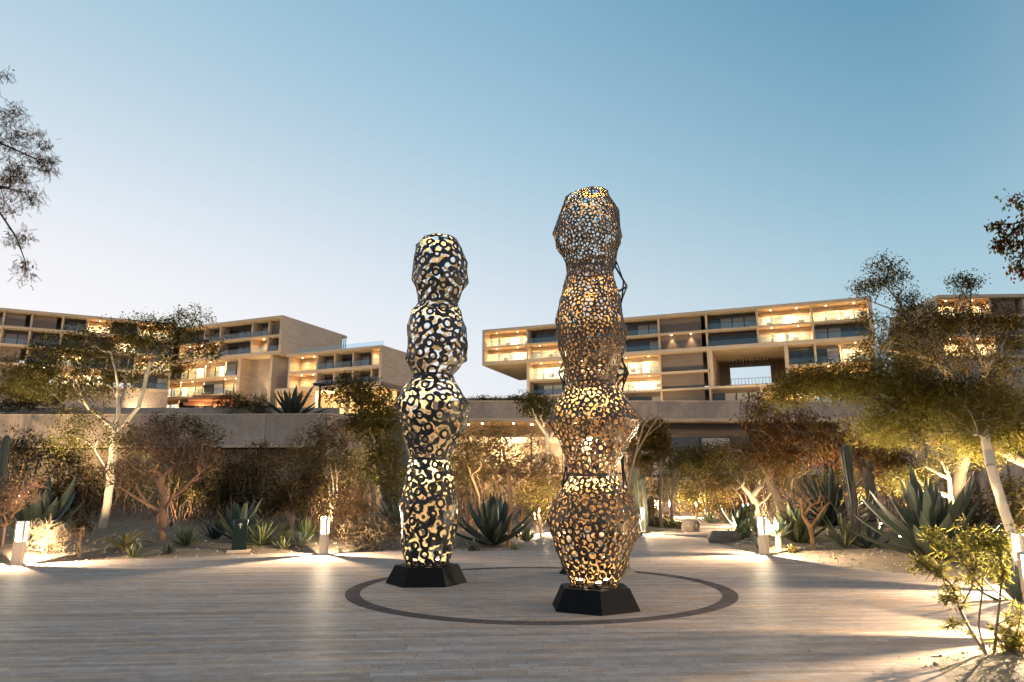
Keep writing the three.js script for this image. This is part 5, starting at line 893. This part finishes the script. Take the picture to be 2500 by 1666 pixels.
grow('foreground_shrub', 'yellow-green needle-leaved shrub in the foreground at the lower right corner', 'shrub', { Z: 7.3, seed: 81, r0: 0.03, seg: 0.15, wob: 0.02, bark: BARK.dry, taper: 0.5, twig: 0.0025, low: true, density: 1.7, twigs: 1, twigL: 0.4,
  trunk: [[2430, 1690], [2425, 1640], [2410, 1600]], limbs: [[[2410, 1600], [2380, 1555], [2345, 1490], [2325, 1430], [2290, 1390], [2270, 1360]], [[2345, 1490], [2375, 1430], [2382, 1370], [2378, 1300]], [[2425, 1640], [2432, 1560], [2440, 1490], [2450, 1400], [2440, 1350]], [[2425, 1660], [2465, 1590], [2490, 1520], [2500, 1440]], [[2410, 1600], [2390, 1530], [2400, 1440], [2330, 1340]]],
  along: [[[[2345, 1470], [2325, 1430], [2290, 1390], [2255, 1365], [2225, 1380]], 50, 17], [[[2375, 1430], [2382, 1370], [2378, 1320], [2350, 1290]], 40, 20], [[[2440, 1440], [2450, 1400], [2440, 1350], [2460, 1310]], 45, 22], [[[2400, 1440], [2340, 1350], [2290, 1320], [2265, 1300]], 50, 20], [[[2410, 1400], [2420, 1340], [2400, 1300]], 36, 18], [[[2350, 1480], [2320, 1450], [2300, 1470]], 14, 10], [[[2430, 1560], [2470, 1530], [2490, 1480]], 30, 22], [[[2440, 1660], [2470, 1600], [2500, 1540]], 90, 32], [[[2380, 1555], [2330, 1520], [2310, 1530]], 10, 9]],
  leaf: { pal: 'lime', alt: 'olive', share: 0.45, n: 8, L: 0.085, W: 0.013, spread: 0.03, droop: 0.0 } });
{
  // thin wands from one foot
  SEED = 82; const q = at(2086, 1250, 17.9), t = thing('ocotillo', 'thin grey thorny wands fanning up in front of the column cactus', 'shrub', [q.x, groundH(q.x, q.z) - 0.02, q.z]);
  for (let k = 0; k < 26; k++) { const g = new GB(), a = rr(0, 6.28), e = rr(0.05, 0.42), L = rr(0.9, 1.9); let p = V(0, 0, 0); for (let s = 0; s < 5; s++) { const d = V(Math.sin(e) * Math.cos(a) + gauss() * 0.06, Math.cos(e), Math.sin(e) * Math.sin(a) + gauss() * 0.06), n = p.clone().addScaledVector(d, L / 5); g.stick(p, n, 0.011 - s * 0.0016, 0.0095 - s * 0.0016, 4, BARK.grey, BARK.grey); for (let j = 0; j < 4; j++) { const m = V().lerpVectors(p, n, rnd()); g.stick(m, m.clone().add(V(gauss(), gauss(), gauss()).multiplyScalar(0.04)), 0.002, 0.001, 3, BARK.tan, BARK.tan); } p = n; } part('wand', g.geo(), M.bark, t); }
}
// ---- agaves, yuccas, cacti
const AG = 'agave', YU = 'yucca';
rosette(AG, 'big broad-leaved agave behind the leftmost bollard light', AG, 95, 19.2, { L: 1.55, W: 0.26, n: 24, seed: 1, bend: 0.35, lo: 0.35, hi: 1.45 });
rosette(AG, 'agave with long arching leaves left of the bare orange tree', AG, 312, 18.0, { L: 0.85, W: 0.13, n: 12, seed: 2, bend: -0.9, lo: 0.5, hi: 1.3, pal: 'gold' });
rosette(AG, 'small green agave in front of the bare orange tree', AG, 460, 18.8, { L: 0.55, W: 0.055, n: 34, seed: 3, bend: 0.1, pal: 'green', lo: 0.15 });
rosette(AG, 'tiny agave by the plaza edge below the long-leaved one', AG, 336, 17.2, { L: 0.33, W: 0.035, n: 22, seed: 4, pal: 'green', lo: 0.4 });
rosette(AG, 'tiny dark agave by the plaza edge, nearest left of the small green agave', AG, 420, 17.6, { L: 0.28, W: 0.035, n: 20, seed: 5, pal: 'blue', lo: 0.3 });
rosette(AG, 'tall grey-green agave rising behind the sign pillar', AG, 588, 19.6, { L: 1.15, W: 0.14, n: 20, seed: 6, bend: 0.15, lo: 0.5, hi: 1.4 });
rosette(YU, 'spiky green yucca right of the sign pillar', YU, 642, 19.2, { L: 0.68, W: 0.055, n: 44, seed: 7, bend: 0.05, pal: 'green', lo: 0.1 });
rosette(AG, 'low agave beside the spiky yucca, right of it', AG, 697, 18.9, { L: 0.36, W: 0.06, n: 20, seed: 8, pal: 'green', lo: 0.15 });
rosette(AG, 'pale green upright agave nearest left of the bollard light before the twiggy dome', AG, 737, 19.3, { L: 0.42, W: 0.085, n: 18, seed: 9, pal: 'pale', lo: 0.3, bend: 0.1 });
rosette(YU, 'narrow-leaved yucca at the foot of the twiggy dome, left side', YU, 748, 20.6, { L: 0.65, W: 0.05, n: 30, seed: 10, pal: 'green', lo: 0.3 });
rosette(AG, 'grey agave in the shade left of the sign pillar', AG, 530, 20.2, { L: 0.6, W: 0.07, n: 20, seed: 11, pal: 'dark', lo: 0.3 });
rosette(AG, 'big blue-green agave between the two sculptures', AG, 1203, 20.6, { L: 1.5, W: 0.2, n: 34, seed: 12, bend: 0.3, lo: 0.1, hi: 1.4 });
rosette(AG, 'small agave in front of the big one, left of it between the sculptures', AG, 1155, 19.2, { L: 0.4, W: 0.05, n: 22, seed: 13, pal: 'blue', lo: 0.3 });
rosette(AG, 'small yellowish agave at the foot of the slim orange trunk', AG, 1256, 19.6, { L: 0.25, W: 0.04, n: 18, seed: 14, pal: 'green', lo: 0.3 });
rosette(AG, 'pale agave beside the bollard light between the sculptures', AG, 1285, 22.6, { L: 0.5, W: 0.08, n: 20, seed: 15, pal: 'green', lo: 0.3 });
rosette(AG, 'dark-leaved agave leaning out left of the left sculpture', AG, 985, 22, { L: 1.3, W: 0.16, n: 24, seed: 16, bend: 0.2, lo: 0.2 });
rosette(AG, 'bright whitish agave right beside the nearest right bollard light', AG, 1896, 18.6, { L: 0.5, W: 0.1, n: 26, seed: 17, pal: 'pale', bend: 0.3, lo: 0.2, stem: 0.32 });
rosette(AG, 'broad agave behind the whitish one on the right', AG, 1945, 19.8, { L: 1.08, W: 0.19, n: 24, seed: 18, bend: 0.3, pal: 'green', lo: 0.3 });
rosette(YU, 'huge yucca with long radiating blades on the right', YU, 2025, 20.6, { L: 1.75, W: 0.075, n: 84, seed: 19, bend: 0.02, pal: 'dark', lo: 0.05, stem: 0.25 });
rosette(YU, 'thin-bladed yucca at the plaza edge left of the column cactus', YU, 2056, 17.9, { L: 0.95, W: 0.05, n: 22, seed: 20, bend: 0.05, pal: 'green', lo: 0.35, hi: 1.4 });
rosette(AG, 'very large blue-green agave near the right edge of the plaza', AG, 2268, 15.3, { L: 1.78, W: 0.21, n: 46, seed: 21, bend: 0.22, lo: 0.08, hi: 1.42, pal: 'blue' });
rosette(AG, 'small straw-coloured agave by the plaza right of the whitish one', AG, 1926, 18.0, { L: 0.22, W: 0.04, n: 22, seed: 22, pal: 'gold', lo: 0.2 });
rosette(AG, 'small agave beside the rounded rock at the mouth of the far path', AG, 1776, 22.2, { L: 0.4, W: 0.055, n: 16, seed: 23, pal: 'green', lo: 0.4 });
rosette(AG, 'pale agave with curling leaves by the nearest right bollard light, left side', AG, 1845, 19.4, { L: 0.5, W: 0.07, n: 8, seed: 24, pal: 'pale', bend: -1.1, lo: 0.6 });
rosette(AG, 'agave lit white at the right edge of the far path', AG, 1732, 34, { L: 0.75, W: 0.1, n: 22, seed: 25, pal: 'pale', lo: 0.2 });
rosette(AG, 'grey agave behind the rightmost path bollards', AG, 1808, 27, { L: 1.2, W: 0.16, n: 20, seed: 26, lo: 0.4 });
rosette(AG, 'agave with a few stiff blades right of the column cactus', AG, 2115, 17.6, { L: 0.75, W: 0.11, n: 12, seed: 27, pal: 'blue', lo: 0.1, hi: 0.9 });
rosette(AG, 'agave in the lower right bed beside the frame edge', AG, 2462, 10.9, { L: 0.75, W: 0.09, n: 20, seed: 28, pal: 'blue', lo: 0.15 });
rosette(AG, 'big dark agave standing on the left terrace parapet', AG, 698, 39.6, { L: 2.1, W: 0.22, n: 46, seed: 29, pal: 'dark', bend: 0.08, lo: 0.05, y: 5.3 });
rosette(AG, 'small round blue agave on the left terrace parapet', AG, 541, 38.7, { L: 0.6, W: 0.14, n: 24, seed: 30, pal: 'blue', lo: 0.05, y: 5.3 });
rosette(AG, 'dark agave on the lobby roof, left one of two', AG, 1228, 46, { L: 0.7, W: 0.12, n: 22, seed: 31, pal: 'dark', lo: 0.1, y: 6.6 });
rosette(AG, 'dark agave on the lobby roof, right one of two', AG, 1252, 46, { L: 0.65, W: 0.12, n: 22, seed: 32, pal: 'dark', lo: 0.1, y: 6.6 });
column('dark column cactus at the far left picture edge', -8, 17.9, 2.7, 0.1, 9, 'dark');
column('dark column cactus standing alone on the right, beside the big yucca', 2083, 18.6, 2.55, 0.13, 9, 'dark');
column('column cactus right of the tall sculpture, brightly lit at the top', 1556, 26, 2.5, 0.11, 8, 'dark');
column('thin column cactus behind the lit one, right of the tall sculpture', 1575, 27, 2.0, 0.09, 8, 'dark');
pads('prickly pear clump left of the nearest right bollard light', 1806, 22.5, 26, 0.25, 'green', 91);
pads('small yellowish prickly pear left of the sculptures, among the agaves', 686, 20.2, 6, 0.3, 'gold', 92);
pads('low prickly pear by the far path behind the rounded rock', 1800, 24, 12, 0.28, 'gold', 93);
rock('rounded grey rock at the right side of the path mouth', 1762, 22.0, 0.5, 0.34, 0.32, 1);
rock('pointed rock at the corner of the bed left of the far path', 1684, 27.4, 0.36, 0.46, 0.3, 5);
{
  const W = thing('garden_wall', 'low grey garden wall at the end of the far path', 'wall', [0, 0, -46.2]);
  const a = at(1605, 1240, 46.2).x, b = at(1690, 1240, 46.2).x; part('wall_block', boxGeo(a, b, -0.1, 0.62, -0.3, 0), M.render, W); part('coping', boxGeo(a - 0.03, b + 0.03, 0.62, 0.68, -0.33, 0.03), M.concrete, W);
}
uplighter('small spotlight at the foot of the white-barked tree on the left', 225, 20.0, 26, [275, 1080, 21.6], 0.9);
uplighter('small spotlight under the stone wall at the left edge', 40, 31, 302, [60, 1100, 39.5], 0.9);
uplighter('small spotlight at the foot of the small tree before the lobby', 1346, 32.5, 122, [1336, 1040, 34], 0.5);
uplighter('small spotlight under the tall column cactuses right of the tall sculpture', 1566, 25, 50, [1562, 1130, 26], 0.5);
uplighter('small spotlight below the twisted pale tree on the right', 1856, 24, 19, [1848, 1180, 25], 0.7);
uplighter('small spotlight before the pale board wall', 2250, 20.5, 50, [2260, 1100, 24], 0.9);
uplighter('small spotlight behind the large right agave', 2350, 16.9, 79, [2230, 960, 15.6], 0.95);
uplighter('small spotlight below the red-brown tree on the right', 2150, 22.4, 130, [1990, 1040, 21], 0.8);
uplighter('small spotlight in the bed behind the big agave between the sculptures', 1262, 22.5, 130, [1260, 1100, 24], 0.9);
uplighter('small spotlight in the dark shrubs below the terrace corner', 800, 23.5, 65, [800, 1080, 28], 0.9);
{
  // pebbles and litter strewn over the beds
  SEED = 99; const g = new THREE.IcosahedronGeometry(1, 0), m = new THREE.InstancedMesh(g, M.gravel, 5200), q = new THREE.Matrix4(), e = new THREE.Euler(), r = new THREE.Quaternion(), col = new THREE.Color(); let k = 0;
  for (let t = 0; t < 60000 && k < 5200; t++) { const x = rr(-17, 17), z = rr(-27, -7), d = sdPaving(x, z); if (d < 0.04 || rnd() > Math.exp(-d * 0.28)) continue; const s = 0.008 + 0.03 * rnd() ** 4; e.set(rnd() * 6, rnd() * 6, rnd() * 6); q.compose(V(x, groundH(x, z) + s * 0.3, z), r.setFromEuler(e), V(s * rr(0.8, 1.6), s * rr(0.5, 0.9), s)); m.setMatrixAt(k, q); const c = rr(0.7, 1.5); m.setColorAt(k++, col.setRGB(c, c * 0.97, c * 0.92)); }
  m.count = k; m.name = 'pebbles'; m.userData = { kind: 'stuff', label: 'pebbles strewn over the sandy beds' }; m.castShadow = m.receiveShadow = true; scene.add(m);
}

thicket('dark shrubs massed under the terrace parapet on the left, behind the small agaves', { seed: 201, x: [-80, 900], Z: [22.5, 34], top: [1225, 1085], n: 1500, leaves: 17, pal: ['dark', 'olive', 'brown', 'olive', 'green'] });
thicket('brown shrubs massed between and behind the two nearer sculptures', { seed: 202, x: [1010, 1580], Z: [24.5, 38], top: [1215, 1105], n: 900, leaves: 17, pal: ['brown', 'olive', 'gold', 'green', 'olive'] });
thicket('shrubs massed on the right between the far path and the picture edge', { seed: 203, x: [1680, 2560], Z: [24, 38], top: [1180, 1090], n: 1100, leaves: 17, pal: ['brown', 'gold', 'green', 'olive', 'olive'] });

uplighter('small spotlight under the wide feathery tree near the right edge', 2190, 17.5, 94, [2130, 950, 15.8], 0.95);
uplighter('small spotlight in the bed under the far right trees', 2440, 15.2, 158, [2400, 880, 17], 0.95);
uplighter('small spotlight under the brown bush right of the far path', 1800, 26.5, 122, [1800, 1130, 30], 0.9);
uplighter('small spotlight behind the bare orange tree on the left', 420, 21.5, 43, [420, 1060, 24], 0.95);
uplighter('small spotlight behind the big agave at the left edge', 130, 20.6, 158, [180, 900, 22], 0.9);
uplighter('small spotlight behind the left sculpture', 960, 24, 72, [910, 1000, 27], 0.9);

thicket('low scrub covering the slope below the hotel', { seed: 204, x: [-120, 2650], Z: [49, 80], top: [900, 900], h: 0.8, n: 1300, leaves: 14, size: 2.2, pal: ['dark', 'olive', 'brown', 'gold'] });
{
  const q = gp(831, 1351), G = thing('ground_fixture', 'small pale box on the ground just right of the bollard light before the twiggy dome', 'fixture', [q[0], Math.max(0, groundH(...q)), q[1]], 0.2);
  part('housing', new RoundedBoxGeometry(0.1, 0.1, 0.08, 2, 0.01).translate(0, 0.05, 0), M.concrete, G); part('cover', new RoundedBoxGeometry(0.11, 0.015, 0.09, 2, 0.005).translate(0, 0.105, 0), M.bollard, G);
}
{
  // dry leaves blown along the edge of the paving
  SEED = 123; const g = new GB(); g.leaf(V(0, 0.004, 0), V(1, 0.12, 0).normalize(), V(0, 0.25, 1).normalize(), 1, 0.42, [1, 1, 1]);
  M.litter = std({ color: new THREE.Color(0.3, 0.19, 0.1), roughness: 0.9 }); const m = new THREE.InstancedMesh(g.geo(), M.litter, 2600), q = new THREE.Matrix4(), r = new THREE.Quaternion(), e = new THREE.Euler(), col = new THREE.Color(); let k = 0;
  for (let t = 0; t < 90000 && k < 2600; t++) { const x = rr(-16, 16), z = rr(-26, -6), d = sdPaving(x, z); if (d < -2.5 || d > 4 || rnd() > (d < 0 ? 0.25 * Math.exp(d * 2.2) : 0.8 * Math.exp(-d * 0.6))) continue; const s = rr(0.018, 0.05); e.set(rr(-0.3, 0.3), rnd() * 6.28, rr(-0.3, 0.3)); q.compose(V(x, Math.max(d < 0.06 ? 0 : -1, groundH(x, z)) + 0.004, z), r.setFromEuler(e), V(s, s, s)); m.setMatrixAt(k, q); const c = rr(0.5, 1.6); m.setColorAt(k++, col.setRGB(c, c * rr(0.8, 1.05), c * rr(0.7, 1))); }
  m.count = k; m.name = 'leaf_litter'; m.userData = { kind: 'stuff', label: 'dry leaves blown along the edge of the paving' }; m.castShadow = m.receiveShadow = true; scene.add(m);
}
renderer.render(scene, camera);
